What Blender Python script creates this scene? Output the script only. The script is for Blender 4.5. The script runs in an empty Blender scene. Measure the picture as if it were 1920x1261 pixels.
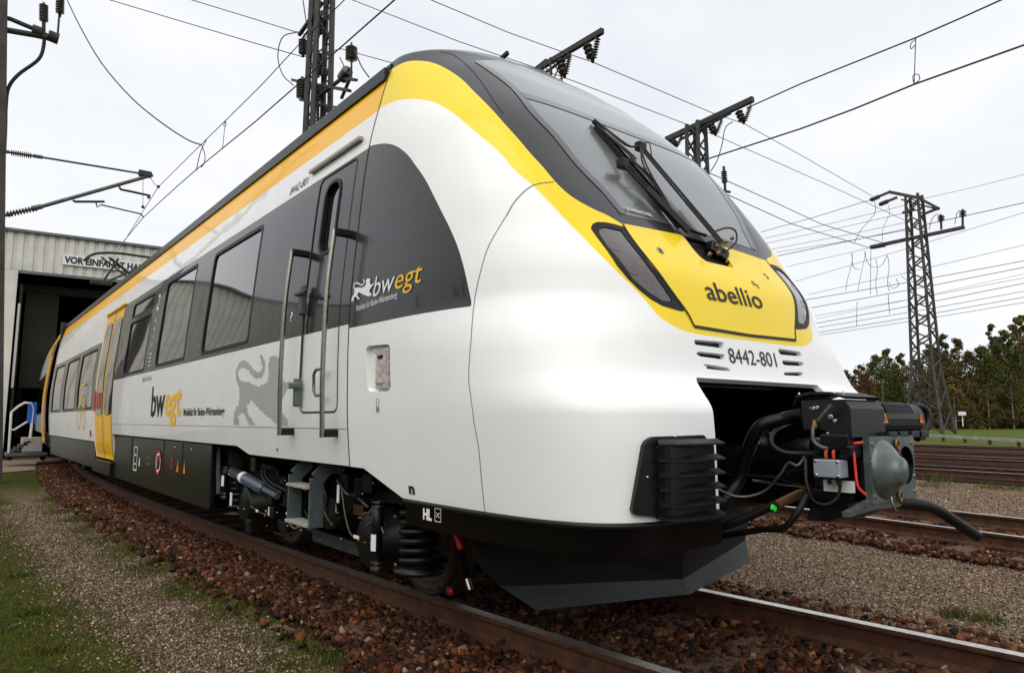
import bpy, bmesh, math, random
import numpy as np
from mathutils import Vector, Matrix
random.seed(7); RNG = np.random.default_rng(11)
S = bpy.context.scene
COL = S.collection
# ------------------------------------------------------------------ camera
FPX, YAW, PIT = 1300.0, math.radians(38.87), math.atan(156/1300.0)
CAM = np.array([-3.43, 0.0, 1.17])
cR = np.array([math.cos(YAW), -math.sin(YAW), 0.0])
cF = np.array([math.sin(YAW)*math.cos(PIT), math.cos(YAW)*math.cos(PIT), math.sin(PIT)])
cU = np.cross(cR, cF)
cam = bpy.data.cameras.new('camera'); camo = bpy.data.objects.new('camera', cam); COL.objects.link(camo)
cam.sensor_width = 36.0; cam.lens = 36.0*FPX/1920.0; cam.clip_start = 0.05; cam.clip_end = 3000
camo.matrix_world = Matrix(((cR[0], cU[0], -cF[0], CAM[0]), (cR[1], cU[1], -cF[1], CAM[1]), (cR[2], cU[2], -cF[2], CAM[2]), (0, 0, 0, 1)))
S.camera = camo
# ------------------------------------------------------------------ sky, sun, exposure
SUN_EL, SUN_AZ = math.radians(48), math.radians(232)     # azimuth from +Y clockwise
w = bpy.data.worlds.new('World'); S.world = w; w.use_nodes = True
nt = w.node_tree; nt.nodes.clear()
out = nt.nodes.new('ShaderNodeOutputWorld'); bg = nt.nodes.new('ShaderNodeBackground')
sky = nt.nodes.new('ShaderNodeTexSky'); sky.sky_type = 'NISHITA'; sky.sun_disc = False
sky.sun_elevation = SUN_EL; sky.sun_rotation = SUN_AZ; sky.dust_density = 3.0; sky.air_density = 1.0
tc = nt.nodes.new('ShaderNodeTexCoord'); mp = nt.nodes.new('ShaderNodeMapping'); mp.inputs['Scale'].default_value = (1.0, 1.0, 2.6)
nz = nt.nodes.new('ShaderNodeTexNoise'); nz.inputs['Scale'].default_value = 2.2; nz.inputs['Detail'].default_value = 7; nz.inputs['Roughness'].default_value = .55
cr = nt.nodes.new('ShaderNodeValToRGB')
cr.color_ramp.elements[0].position = .32; cr.color_ramp.elements[0].color = (8.9, 9.3, 9.9, 1)
cr.color_ramp.elements[1].position = .66; cr.color_ramp.elements[1].color = (10.6, 10.65, 10.7, 1)
mx = nt.nodes.new('ShaderNodeMixRGB'); mx.inputs[0].default_value = .93
L = nt.links.new
L(tc.outputs['Generated'], mp.inputs['Vector']); L(mp.outputs['Vector'], nz.inputs['Vector']); L(nz.outputs['Fac'], cr.inputs[0])
L(sky.outputs['Color'], mx.inputs[1]); L(cr.outputs['Color'], mx.inputs[2]); L(mx.outputs[0], bg.inputs['Color'])
bg.inputs['Strength'].default_value = 0.1; L(bg.outputs[0], out.inputs[0])
sl = bpy.data.lights.new('sun', 'SUN'); sl.energy = 1.7; sl.angle = math.radians(75); sl.color = (1.0, .96, .9)
so = bpy.data.objects.new('sun', sl); COL.objects.link(so)
sd = Vector((math.sin(SUN_AZ)*math.cos(SUN_EL), math.cos(SUN_AZ)*math.cos(SUN_EL), math.sin(SUN_EL)))
so.rotation_euler = sd.to_track_quat('Z', 'Y').to_euler()
S.view_settings.view_transform = 'Standard'; S.view_settings.look = 'None'; S.view_settings.exposure = 0.0; S.view_settings.gamma = 1.0
S.view_settings.use_curve_mapping = False
S.render.engine = 'CYCLES'
try: S.cycles.use_denoising = True; S.cycles.max_bounces = 6
except Exception: pass
# ------------------------------------------------------------------ pixel -> place helpers (photo pixels, 1920 wide)
def ray(u, v): return cF + cR*(u-960)/FPX + cU*(630.5-v)/FPX
def atx(u, v, x): d = ray(u, v); return CAM + d*((x-CAM[0])/d[0])
def aty(u, v, y): d = ray(u, v); return CAM + d*((y-CAM[1])/d[1])
def atz(u, v, z): d = ray(u, v); return CAM + d*((z-CAM[2])/d[2])
def atd(u, v, t): d = ray(u, v); return CAM + d*t          # t = depth along the view axis
# ------------------------------------------------------------------ materials
def mat(name, col, rough=.6, metal=0., coat=0., bump=0., bscale=30., var=0., vscale=6., spec=.5, col2=None, coatr=.03, bdist=.01, detail=4, thr=(.35,.65)):
    m = bpy.data.materials.new(name); m.use_nodes = True; t = m.node_tree; b = t.nodes['Principled BSDF']
    b.inputs['Base Color'].default_value = (*col, 1); b.inputs['Roughness'].default_value = rough; b.inputs['Metallic'].default_value = metal
    b.inputs['Coat Weight'].default_value = coat; b.inputs['Coat Roughness'].default_value = coatr; b.inputs['Specular IOR Level'].default_value = spec
    if var > 0 or col2 or bump > 0:
        c = t.nodes.new('ShaderNodeTexCoord')
        if var > 0 or col2:
            n = t.nodes.new('ShaderNodeTexNoise'); n.inputs['Scale'].default_value = vscale; n.inputs['Detail'].default_value = detail; n.inputs['Roughness'].default_value = .62
            t.links.new(c.outputs['Object'], n.inputs['Vector']); r = t.nodes.new('ShaderNodeValToRGB')
            a = tuple(max(0, x*(1-var)) for x in col); d = col2 if col2 else tuple(x*(1+var) for x in col)
            if col2: a = col
            r.color_ramp.elements[0].position = thr[0]; r.color_ramp.elements[0].color = (*a, 1)
            r.color_ramp.elements[1].position = thr[1]; r.color_ramp.elements[1].color = (*d, 1)
            t.links.new(n.outputs['Fac'], r.inputs[0]); t.links.new(r.outputs[0], b.inputs['Base Color'])
        if bump > 0:
            n2 = t.nodes.new('ShaderNodeTexNoise'); n2.inputs['Scale'].default_value = bscale; n2.inputs['Detail'].default_value = 3
            t.links.new(c.outputs['Object'], n2.inputs['Vector']); bp = t.nodes.new('ShaderNodeBump'); bp.inputs['Strength'].default_value = bump; bp.inputs['Distance'].default_value = bdist
            t.links.new(n2.outputs['Fac'], bp.inputs['Height']); t.links.new(bp.outputs[0], b.inputs['Normal'])
            if coat > 0: t.links.new(bp.outputs[0], b.inputs['Coat Normal'])
    return m
def paint(name, col, rough=.4, coat=1., wav=.25, bs=1.3, var=.03, coatr=.03):
    return mat(name, col, rough=rough, coat=coat, bump=wav, bscale=bs, var=var, vscale=1.5, bdist=.006, coatr=coatr)
M = dict(
 white=mat('white_paint', (.87,.872,.862), rough=.5, coat=.3, coatr=.06, bump=.1, bscale=.9, bdist=.006, spec=.3, var=.02, vscale=1.2), white_side=mat('white_side_paint', (.81,.81,.795), rough=.4, coat=.6, coatr=.02, bump=.5, bscale=1.6, bdist=.006, spec=.3, var=.03, vscale=1.5),
 yellow=mat('yellow_paint', (.90,.655,.002), rough=.4, coat=.45, coatr=.04, spec=.25, bump=.08, bscale=1.3, bdist=.006, var=.02, vscale=1.5), yellow_side=mat('amber_paint', (.97,.50,.002), rough=.35, coat=.22, coatr=.02, spec=.15, bump=.6, bscale=1.8, bdist=.006, var=.03, vscale=1.5),
 dark=mat('dark_grey_paint', (.022,.022,.025), rough=.35, spec=.3, coat=.35, coatr=.04), dark_side=mat('dark_band_paint', (.008,.008,.009), rough=.3, spec=.15, coat=.55, coatr=.015, bump=.25, bscale=1.3, bdist=.006),
 glass=mat('windshield_glass', (.10,.107,.108), rough=.35, coat=1., coatr=.16, bump=.05, bscale=1.2, bdist=.01, spec=.9),
 sglass=mat('side_window_glass', (.006,.0065,.007), rough=.04, coat=.7, coatr=.01, spec=.5, bump=.2, bscale=.9, bdist=.004),
 frit=mat('ceramic_frit', (.018,.018,.02), rough=.3, coat=.8), rubber=mat('black_rubber', (.004,.004,.004), rough=.5, spec=.3),
 lens=mat('headlight_lens', (.06,.043,.042), rough=.22, coat=1., var=.25, vscale=35, coatr=.04), gap=mat('panel_gap', (.03,.028,.02), rough=.8),
 black=mat('black_plastic', (.0045,.0045,.005), rough=.42, bump=.15, bscale=400, bdist=.0006, spec=.35), black2=mat('black_metal', (.0035,.0035,.004), rough=.3, spec=.35, var=.4, vscale=9),
 steel=mat('bare_steel', (.42,.42,.40), rough=.3, metal=1., var=.2, vscale=25), inox=mat('stainless_tube', (.36,.33,.28), rough=.33, metal=1., var=.15, vscale=40),
 alu=mat('aluminium_box', (.42,.46,.52), rough=.45, metal=.5, var=.1), zinc=mat('zinc_grey_paint', (.10,.125,.118), rough=.36, metal=.4, var=.3, vscale=10, coat=.3, coatr=.25),
 gpaint=mat('grey_bracket_paint', (.075,.092,.098), rough=.5, var=.2, vscale=15), cyl=mat('damper_grey_paint', (.07,.09,.12), rough=.25, coat=.6),
 red=mat('red_paint', (.45,.012,.01), rough=.4), orange=mat('orange_red_cable', (.6,.05,.02), rough=.45), brass=mat('brass', (.22,.12,.045), rough=.4, metal=.9, var=.3, vscale=60),
 dk=mat('print_black', (.012,.012,.012), rough=.6), wh=mat('print_white', (.82,.82,.82), rough=.6), ye=mat('print_amber', (.88,.50,.02), rough=.6), gr=mat('print_grey', (.16,.16,.16), rough=.6),
 green=mat('green_tag', (.02,.75,.03), rough=.6), plough=mat('plough_steel', (.003,.0035,.0035), rough=.6, spec=.2, var=.35, vscale=5, bump=.2, bscale=250, bdist=.0008),
 plough_edge=mat('plough_edge_paint', (.022,.026,.027), rough=.6, var=.2, vscale=30, bump=.4, bscale=500, bdist=.0008),
 rail_side=mat('rusty_rail', (.038,.013,.005), rough=.85, col2=(.085,.030,.011), vscale=9, bump=.5, bscale=90, bdist=.003), rail_top=mat('rail_head_polish', (.55,.52,.47), rough=.3, metal=.85, var=.25, vscale=30),
 wood=mat('sleeper_wood', (.055,.026,.013), rough=.9, col2=(.11,.055,.028), vscale=7, bump=.8, bscale=40, bdist=.006), concrete=mat('concrete', (.20,.15,.11), rough=.9, var=.3, vscale=4, bump=.5, bscale=60, bdist=.004, detail=8),
 lattice=mat('mast_steel_paint', (.022,.024,.019), rough=.65, var=.35, vscale=3), lattice_far=mat('mast_weathered_steel', (.045,.038,.034), rough=.75, var=.35, vscale=2),
 insul=mat('brown_insulator', (.022,.014,.011), rough=.25, coat=.5), wire=mat('copper_wire_dark', (.025,.024,.022), rough=.6), tube=mat('galvanised_tube', (.10,.105,.09), rough=.4, metal=.5, var=.3, vscale=12),
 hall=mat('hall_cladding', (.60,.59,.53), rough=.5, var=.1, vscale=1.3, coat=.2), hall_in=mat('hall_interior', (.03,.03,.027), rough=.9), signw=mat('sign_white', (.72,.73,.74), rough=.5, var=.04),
 blue=mat('blue_plastic', (.012,.10,.42), rough=.45), amber=mat('amber_print', (.75,.22,.01), rough=.6), tyre=mat('wheel_steel_brown', (.05,.032,.022), rough=.5, metal=.4, var=.35, vscale=30),
 roof=mat('roof_dark_grey', (.045,.047,.048), rough=.55, var=.3, vscale=3),
)
# ------------------------------------------------------------------ object helpers
def tag(o, label=None, cat=None, group=None, kind=None):
    if label: o['label'] = label
    if cat: o['category'] = cat
    if group: o['group'] = group
    if kind: o['kind'] = kind
    return o
def empty(name, loc, label=None, cat=None, group=None, parent=None, kind=None):
    o = bpy.data.objects.new(name, None); COL.objects.link(o); o.location = loc; o.empty_display_size = .1
    if parent: setpar(o, parent)
    return tag(o, label, cat, group, kind)
def setpar(o, p):
    o.parent = p
    m = Matrix.Identity(4); q = p
    while q:
        m = Matrix.Translation(q.location) @ m if q.parent is None else m
        q = q.parent
    o.matrix_parent_inverse = m.inverted() if p.parent is None else Matrix.Identity(4)
def link(name, me, parent=None):
    o = bpy.data.objects.new(name, me); COL.objects.link(o)
    if parent is not None:
        o.parent = parent
        if parent.type == 'EMPTY' and parent.parent is None: o.matrix_parent_inverse = Matrix.Translation(parent.location).inverted()
    return o
def mk(name, V, F, m=None, parent=None, smooth=False):
    me = bpy.data.meshes.new(name); me.from_pydata([tuple(map(float, v)) for v in V], [], [tuple(map(int, f)) for f in F])
    if m: me.materials.append(m)
    if smooth: me.polygons.foreach_set('use_smooth', [True]*len(me.polygons))
    me.update(); return link(name, me, parent)
def mk_np(name, V, F, m=None, parent=None, smooth=False):      # equal-sized faces, fast
    V = np.asarray(V, np.float32); F = np.asarray(F, np.int32); k = F.shape[1]
    me = bpy.data.meshes.new(name); me.vertices.add(len(V)); me.vertices.foreach_set('co', V.ravel())
    me.loops.add(F.size); me.loops.foreach_set('vertex_index', F.ravel()); me.polygons.add(len(F))
    me.polygons.foreach_set('loop_start', np.arange(0, F.size, k, dtype=np.int32)); me.polygons.foreach_set('loop_total', np.full(len(F), k, np.int32))
    if m: me.materials.append(m)
    if smooth: me.polygons.foreach_set('use_smooth', np.ones(len(F), bool))
    me.update(); me.validate(); return link(name, me, parent)
class MB:
    def __init__(s): s.V = []; s.F = []; s.S = []
    def add(s, V, F, sm=False):
        n = len(s.V); s.V += [tuple(map(float, v)) for v in V]; s.F += [tuple(i+n for i in f) for f in F]; s.S += [sm]*len(F); return s
    def box(s, c, d, R=None, bev=0.):
        c = np.array(c, float); hx, hy, hz = d[0]/2, d[1]/2, d[2]/2
        if bev <= 0:
            V = [(x, y, z) for x in (-hx, hx) for y in (-hy, hy) for z in (-hz, hz)]; F = [(0,1,3,2),(4,6,7,5),(0,4,5,1),(2,3,7,6),(0,2,6,4),(1,5,7,3)]
        else:
            b = min(bev, hx*.9, hy*.9, hz*.9); V = []; F = []
            bm = bmesh.new(); bmesh.ops.create_cube(bm, size=1)
            for v in bm.verts: v.co = Vector((v.co.x*2*hx, v.co.y*2*hy, v.co.z*2*hz))
            bmesh.ops.bevel(bm, geom=bm.edges[:], offset=b, segments=2, affect='EDGES', profile=.6)
            bm.verts.index_update(); V = [tuple(v.co) for v in bm.verts]; F = [tuple(v.index for v in f.verts) for f in bm.faces]; bm.free()
        V = np.array(V)
        if R is not None: V = V @ np.array(R).T
        return s.add(V+c, F)
    def bar(s, p, q, wdt, h, up=(0, 0, 1)):
        p = np.array(p, float); q = np.array(q, float); d = q-p; l = np.linalg.norm(d)
        if l < 1e-6: return s
        d /= l; u = np.array(up, float); r = np.cross(d, u)
        if np.linalg.norm(r) < 1e-3: r = np.cross(d, (1, 0, 0))
        r /= np.linalg.norm(r); u = np.cross(r, d)
        return s.box((p+q)/2, (wdt, l, h), R=np.stack([r, d, u], 1))
    def tube(s, pts, r, n=8, cap=True, sm=True):
        pts = [np.array(p, float) for p in pts]; k = len(pts); rr = r if hasattr(r, '__len__') else [r]*k
        T = []
        for i in range(k):
            a = pts[min(i+1, k-1)]-pts[max(i-1, 0)]; T.append(a/max(np.linalg.norm(a), 1e-9))
        u = np.cross(T[0], (0, 0, 1));
        if np.linalg.norm(u) < .1: u = np.cross(T[0], (1, 0, 0))
        u /= np.linalg.norm(u); V = []; F = []
        for i in range(k):
            u = u-T[i]*(u@T[i]); u /= max(np.linalg.norm(u), 1e-9); w_ = np.cross(T[i], u)
            for j in range(n):
                a = 2*math.pi*j/n; V.append(pts[i]+rr[i]*(math.cos(a)*u+math.sin(a)*w_))
        for i in range(k-1):
            for j in range(n): F.append((i*n+j, i*n+(j+1) % n, (i+1)*n+(j+1) % n, (i+1)*n+j))
        s.add(V, F, sm)
        if cap:
            s.add([V[j] for j in range(n)][::-1], [tuple(range(n))]); s.add([V[(k-1)*n+j] for j in range(n)], [tuple(range(n))])
        return s
    def cyl(s, p, q, r, n=20): return s.tube([p, q], r, n)
    def lathe(s, p, q, prof, n=20):                        # prof: (t along p->q in metres, radius)
        p = np.array(p, float); q = np.array(q, float); d = (q-p)/np.linalg.norm(q-p)
        u = np.cross(d, (0, 0, 1));
        if np.linalg.norm(u) < .1: u = np.cross(d, (1, 0, 0))
        u /= np.linalg.norm(u); w_ = np.cross(d, u); V = []; F = []
        for t, r in prof:
            for j in range(n):
                a = 2*math.pi*j/n; V.append(p+d*t+r*(math.cos(a)*u+math.sin(a)*w_))
        for i in range(len(prof)-1):
            for j in range(n): F.append((i*n+j, i*n+(j+1) % n, (i+1)*n+(j+1) % n, (i+1)*n+j))
        return s.add(V, F, True)
    def prism(s, poly, d):                                 # planar polygon extruded by vector d
        k = len(poly); P = [np.array(p, float) for p in poly]; d = np.array(d, float)
        return s.add(P+[p+d for p in P], [tuple(range(k))[::-1], tuple(range(k, 2*k))]+[(i, (i+1) % k, (i+1) % k+k, i+k) for i in range(k)])
    def build(s, name, m, parent=None):
        me = bpy.data.meshes.new(name); me.from_pydata(s.V, [], s.F); me.materials.append(m)
        me.polygons.foreach_set('use_smooth', s.S); me.update()
        bm = bmesh.new(); bm.from_mesh(me); bmesh.ops.recalc_face_normals(bm, faces=bm.faces); bm.to_mesh(me); bm.free()
        return link(name, me, parent)
def curve(pts, n=12):                                      # Catmull-Rom through pts
    P = [np.array(p, float) for p in pts]; P = [2*P[0]-P[1]]+P+[2*P[-1]-P[-2]]; o = []
    for i in range(1, len(P)-2):
        for k in range(n):
            t = k/n; a, b, c, d = P[i-1], P[i], P[i+1], P[i+2]
            o.append(.5*((2*b)+(-a+c)*t+(2*a-5*b+4*c-d)*t*t+(-a+3*b-3*c+d)*t**3))
    o.append(P[-2]); return o
# ------------------------------------------------------------------ text to flat mesh
def text_geo(txt, size, sx=1., shear=0., bold=0., align='LEFT'):
    c = bpy.data.curves.new('lettering', 'FONT'); c.body = txt; c.size = size; c.align_x = align; c.shear = 0; c.offset = bold; c.resolution_u = 3
    o = bpy.data.objects.new('lettering', c); COL.objects.link(o); dg = bpy.context.evaluated_depsgraph_get(); dg.update()
    me = bpy.data.meshes.new_from_object(o.evaluated_get(dg)); bm = bmesh.new(); bm.from_mesh(me); bmesh.ops.triangulate(bm, faces=bm.faces)
    V = np.array([v.co[:2] for v in bm.verts]).reshape(-1, 2); F = [tuple(v.index for v in f.verts) for f in bm.faces]; bm.free()
    bpy.data.objects.remove(o); bpy.data.curves.remove(c); bpy.data.meshes.remove(me)
    V = V*[sx, 1]; V[:, 0] += shear*V[:, 1]; return V, F
# ------------------------------------------------------------------ 2-D region cutting
def sdf(P, poly):
    poly = np.asarray(poly, float); d = np.full(len(P), 1e9); ins = np.zeros(len(P), bool)
    for i in range(len(poly)):
        a = poly[i]; b = poly[(i+1) % len(poly)]; e = b-a; w_ = P-a
        t = np.clip((w_@e)/max(e@e, 1e-12), 0, 1); q = w_-t[:, None]*e; d = np.minimum(d, (q**2).sum(1))
        c = ((a[1] <= P[:, 1]) & (b[1] > P[:, 1])) | ((b[1] <= P[:, 1]) & (a[1] > P[:, 1]))
        if c.any():
            xx = a[0]+(P[:, 1]-a[1])/(b[1]-a[1] if abs(b[1]-a[1]) > 1e-12 else 1e-12)*(b[0]-a[0]); ins ^= c & (P[:, 0] < xx)
    d = np.sqrt(d); return np.where(ins, -d, d)
class Sheet:
    def __init__(s, us, vs, fold=False):
        nu, nv = len(us), len(vs); U, V = np.meshgrid(us, vs); s.P = np.stack([U.ravel(), V.ravel()], 1); s.fold = fold
        i = np.arange(nu-1)[None]+nu*np.arange(nv-1)[:, None]; i = i.ravel()
        s.T = np.concatenate([np.stack([i, i+1, i+nu+1], 1), np.stack([i, i+nu+1, i+nu], 1)]); s.L = np.zeros(len(s.T), int)
    def cut(s, poly, label, over=None, scale=(1, 1)):
        P = s.P.copy()
        if s.fold: P[:, 0] = -np.abs(P[:, 0])
        sc = np.array(scale); poly = np.asarray(poly, float)*sc; f = sdf(P*sc, poly); f = np.where(np.abs(f) < 1e-5, 1e-5, f)
        ok = np.ones(len(s.T), bool) if over is None else np.isin(s.L, over)
        sg = (f[s.T] < 0); n = sg.sum(1); inside = (n == 3) & ok; mixed = (n > 0) & (n < 3)      # cut everything mixed to keep it watertight
        s.L[inside] = label
        Tm = s.T[mixed]; Lm = s.L[mixed]; okm = ok[mixed]; sm = sg[mixed]; newT = []; newL = []; newP = list(); cache = {}; base = len(s.P)
        for t, l, o, g in zip(Tm, Lm, okm, sm):
            lone = [i for i in range(3) if (g[i] != g[(i+1) % 3]) and (g[i] != g[(i+2) % 3])][0]
            a, b, c = t[lone], t[(lone+1) % 3], t[(lone+2) % 3]; e = []
            for q in (b, c):
                k = (min(a, q), max(a, q))
                if k not in cache:
                    w_ = f[k[0]]/(f[k[0]]-f[k[1]]); w_ = min(max(w_, .002), .998); cache[k] = base+len(newP); newP.append(s.P[k[0]]*(1-w_)+s.P[k[1]]*w_)
                e.append(cache[k])
            la = label if (g[lone] and o) else l; lb = label if ((not g[lone]) and o) else l
            newT += [(a, e[0], e[1]), (e[0], b, c), (e[0], c, e[1])]; newL += [la, lb, lb]
        s.T = np.concatenate([s.T[~mixed], np.array(newT, int).reshape(-1, 3)]); s.L = np.concatenate([s.L[~mixed], np.array(newL, int)])
        if newP: s.P = np.concatenate([s.P, np.array(newP)])
    def region(s, labels, mapf, name, m, parent, off=0., rim=0., sel=None, smooth=True, flip=False):
        k = np.isin(s.L, labels)
        if sel is not None: k &= sel(s.P[s.T].mean(1))
        T = s.T[k]
        if not len(T): return None
        u, inv = np.unique(T.ravel(), return_inverse=True); T = inv.reshape(-1, 3); X, N = mapf(s.P[u]); X = X+N*off
        # orient by normals
        fn = np.cross(X[T[:, 1]]-X[T[:, 0]], X[T[:, 2]]-X[T[:, 0]]); bad = (fn*N[T[:, 0]]).sum(1) < 0; T[bad] = T[bad][:, ::-1]
        LN = N[T].reshape(-1, 3); V = X
        if rim:
            ed = np.concatenate([T[:, [0, 1]], T[:, [1, 2]], T[:, [2, 0]]]); key = np.sort(ed, 1); _, idx, cnt = np.unique(key, axis=0, return_index=True, return_counts=True)
            be = ed[idx[cnt == 1]]; n0 = len(V); a, b = be[:, 0], be[:, 1]; q = len(be)
            V = np.concatenate([V, X[a], X[b], X[a]-N[a]*rim, X[b]-N[b]*rim]); i = np.arange(q)
            T2 = np.concatenate([np.stack([n0+q+i, n0+i, n0+2*q+i], 1), np.stack([n0+q+i, n0+2*q+i, n0+3*q+i], 1)])
            fn = np.cross(V[T2[:, 1]]-V[T2[:, 0]], V[T2[:, 2]]-V[T2[:, 0]]); fn /= np.maximum(np.linalg.norm(fn, axis=1, keepdims=True), 1e-9)
            T = np.concatenate([T, T2]); LN = np.concatenate([LN, np.repeat(fn, 3, 0)])
        o = mk_np(name, V, T, m, parent, True)
        try: o.data.normals_split_custom_set([tuple(map(float, x)) for x in LN])
        except Exception as ex: print('normals', ex)
        return o
def rrect(x0, x1, y0, y1, r, n=5):
    o = []
    for cx, cy, a0 in ((x1-r, y1-r, 0), (x0+r, y1-r, 90), (x0+r, y0+r, 180), (x1-r, y0+r, 270)):
        for i in range(n+1): a = math.radians(a0+90*i/n); o.append((cx+r*math.cos(a), cy+r*math.sin(a)))
    return o
# ------------------------------------------------------------------ car body section and nose surface
SEC = np.array([(.60,1.42),(.75,1.45),(.878,1.465),(1.29,1.495),(1.6,1.5),(1.763,1.499),(2.395,1.454),(2.97,1.389),(3.24,1.329),(3.565,1.235),(3.66,1.195),(3.75,1.12),(3.85,.98),(3.94,.78),(4.01,.53),(4.05,.3),(4.08,.001)])
ZK = np.array([.75,1.2,1.4,1.62,1.9,2.2,2.6,3.0,3.4,3.7,3.9,4.0,4.08]); NK = np.array([.75,1.2,1.5,1.8,2.1,2.4,2.8,3.3,3.8])
YK = np.array([1.94,1.953,2.097,2.149,2.224,2.431,2.688,2.963,3.326,3.636,3.763,3.843,3.873])
NV = np.array([8.431,8.754,6.786,4.245,4.933,6.092,6.002,5.045,4.184]); MV = np.array([6.598,6.132,4.948,3.591,3.599,3.352,2.747,1.962,1.357])
YS, KZ = 4.04, 1.767
def pchip(x, y, q):
    h = np.diff(x); d = np.diff(y)/h; m = np.zeros_like(y)
    for i in range(1, len(x)-1): m[i] = 0 if d[i-1]*d[i] <= 0 else (h[i-1]+h[i])/(h[i-1]/d[i]+h[i]/d[i-1])
    m[0] = d[0]; m[-1] = d[-1]; i = np.clip(np.searchsorted(x, q)-1, 0, len(x)-2); t = np.clip((q-x[i])/h[i], 0, 1)
    return (2*t**3-3*t**2+1)*y[i]+(t**3-2*t**2+t)*h[i]*m[i]+(-2*t**3+3*t**2)*y[i+1]+(t**3-t**2)*h[i]*m[i+1]
def zp(z): return np.where(z > 3.66, 3.66+(z-3.66)*KZ, z)
def zr(q): return np.where(q > 3.66, 3.66+(q-3.66)/KZ, q)
def nose_par(q):
    q = np.clip(q, .6, 4.08); return pchip(SEC[:, 0], SEC[:, 1], q), YS-pchip(ZK, YK, q), pchip(NK, NV, q), pchip(NK, MV, q)
def gimp(P):
    q = zp(P[..., 2]); W, D, n, m = nose_par(q)
    return (np.abs(P[..., 0])/np.maximum(W, .01))**n+(np.maximum(YS-P[..., 1], 0)/np.maximum(D, .01))**m-1+np.maximum(q-4.08, 0)*8
QB = .742
NVR = 401; VR = np.linspace(0, 1, NVR)
def v2q(v): return QB+(4.0795-QB)*(1-(1-np.clip(v, 0, 1))**1.5)
def q2v(q): return 1-(1-(np.asarray(q)-QB)/(4.0795-QB))**(1/1.5) if np.ndim(q) else float(1-max(0, 1-(q-QB)/(4.0795-QB))**(1/1.5)) if q >= QB else (q-QB)/3.
NS = 301; TX = np.zeros((NVR, NS)); TY = np.zeros((NVR, NS))
for i, v in enumerate(VR):
    W, D, n, m = [float(a) for a in nose_par(np.array(v2q(v)))]
    x = np.linspace(0, W, 500); t1 = np.clip(1-(x/W)**n, 0, 1)**(1/m); t = np.linspace(1, 0, 500); x2 = W*np.clip(1-t**m, 0, 1)**(1/n)
    X = np.concatenate([x, x2]); Tt = np.concatenate([t1, t]); k = np.lexsort((-Tt, X)); X = X[k]; Y = YS-D*Tt[k]
    X[-1] = W; Y[-1] = YS; ar = np.concatenate([[0], np.cumsum(np.hypot(np.diff(X), np.diff(Y)))]); sN = np.linspace(0, ar[-1], NS)
    TX[i] = np.interp(sN, ar, X); TY[i] = np.interp(sN, ar, Y)
def nose_map(P):
    s_ = np.clip(P[:, 0], -1, 1); v = np.clip(P[:, 1], 0, 1); a = np.abs(s_)*(NS-1); b = v*(NVR-1)
    i = np.minimum(a.astype(int), NS-2); j = np.minimum(b.astype(int), NVR-2); fa = a-i; fb = b-j
    def bl(T): return (T[j, i]*(1-fa)+T[j, i+1]*fa)*(1-fb)+(T[j+1, i]*(1-fa)+T[j+1, i+1]*fa)*fb
    X = np.stack([np.sign(s_)*bl(TX), bl(TY), zr(v2q(v))], 1)
    e = 2e-3; g = np.stack([gimp(X+np.eye(3)[k]*e)-gimp(X-np.eye(3)[k]*e) for k in range(3)], 1); g[:, 1] = np.minimum(g[:, 1], 0)
    n_ = np.linalg.norm(g, axis=1, keepdims=True); g = np.where(n_ > 1e-9, g/np.maximum(n_, 1e-9), [0, 0, 1]); return X, g
def px_nose(u, v):                                          # photo pixel -> (s, v) on the nose
    d = ray(u, v); t = np.linspace(2.0, 9, 2400); P = CAM+t[:, None]*d; g = gimp(P); k = np.where((g < 0) & (P[:, 1] < YS+.3))[0]
    if len(k) == 0: k = [int(np.argmin(g))]
    p = P[k[0]]
    if k[0] > 0:
        lo, hi = t[k[0]-1], t[k[0]]
        for _ in range(20):
            mid = (lo+hi)/2
            if gimp((CAM+mid*d)[None])[0] < 0: hi = mid
            else: lo = mid
        p = CAM+hi*d
    q = float(zp(np.array(p[2]))); vv = q2v(q); j = int(round(min(max(vv, 0), 1)*(NVR-1)))
    i = np.argmin(np.hypot(TX[j]-abs(p[0]), TY[j]-p[1])); s_ = i/(NS-1)
    if p[1] > YS: s_ = 1+(p[1]-YS)*.5
    return (math.copysign(s_, p[0]), vv)
def nose_x(y, z):
    W, D, n, m = nose_par(zp(np.asarray(z, float))); return W*np.clip(1-(np.clip(YS-np.asarray(y, float), 0, None)/D)**m, 0, 1)**(1/n)
def nose_y(x, z):
    W, D, n, m = nose_par(zp(np.asarray(z, float))); return YS-D*np.clip(1-(np.abs(x)/W)**n, 0, 1)**(1/m)
def Wsec(z): return pchip(SEC[:, 0], SEC[:, 1], np.clip(zp(np.asarray(z, float)), .6, 4.08))
def side_map(sign):
    def f(P):
        z = P[:, 1]; x = Wsec(z); dx = (Wsec(z+.01)-Wsec(z-.01))/.02; N = np.stack([np.full(len(z), 1.)*sign, np.zeros(len(z)), -dx], 1)
        N /= np.linalg.norm(N, axis=1, keepdims=True); return np.stack([sign*x, P[:, 0], z], 1), N
    return f
def px_side(u, v):
    x = -1.45
    for _ in range(8): p = atx(u, v, x); x = -float(Wsec(p[2]))
    return p[1], p[2]
def decal_side(name, V, F, y0, z0, m, parent, off=.003, rot=0., nose=False):   # text right = -y on the left side
    V = np.asarray(V, float); c, s_ = math.cos(rot), math.sin(rot); u = V[:, 0]*c-V[:, 1]*s_; v = V[:, 0]*s_+V[:, 1]*c
    y = y0-u; z = z0+v; x = -(np.where(y < YS, nose_x(y, z), Wsec(z)))-off
    return mk(name, np.stack([x, y, z], 1), F, m, parent)
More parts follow.
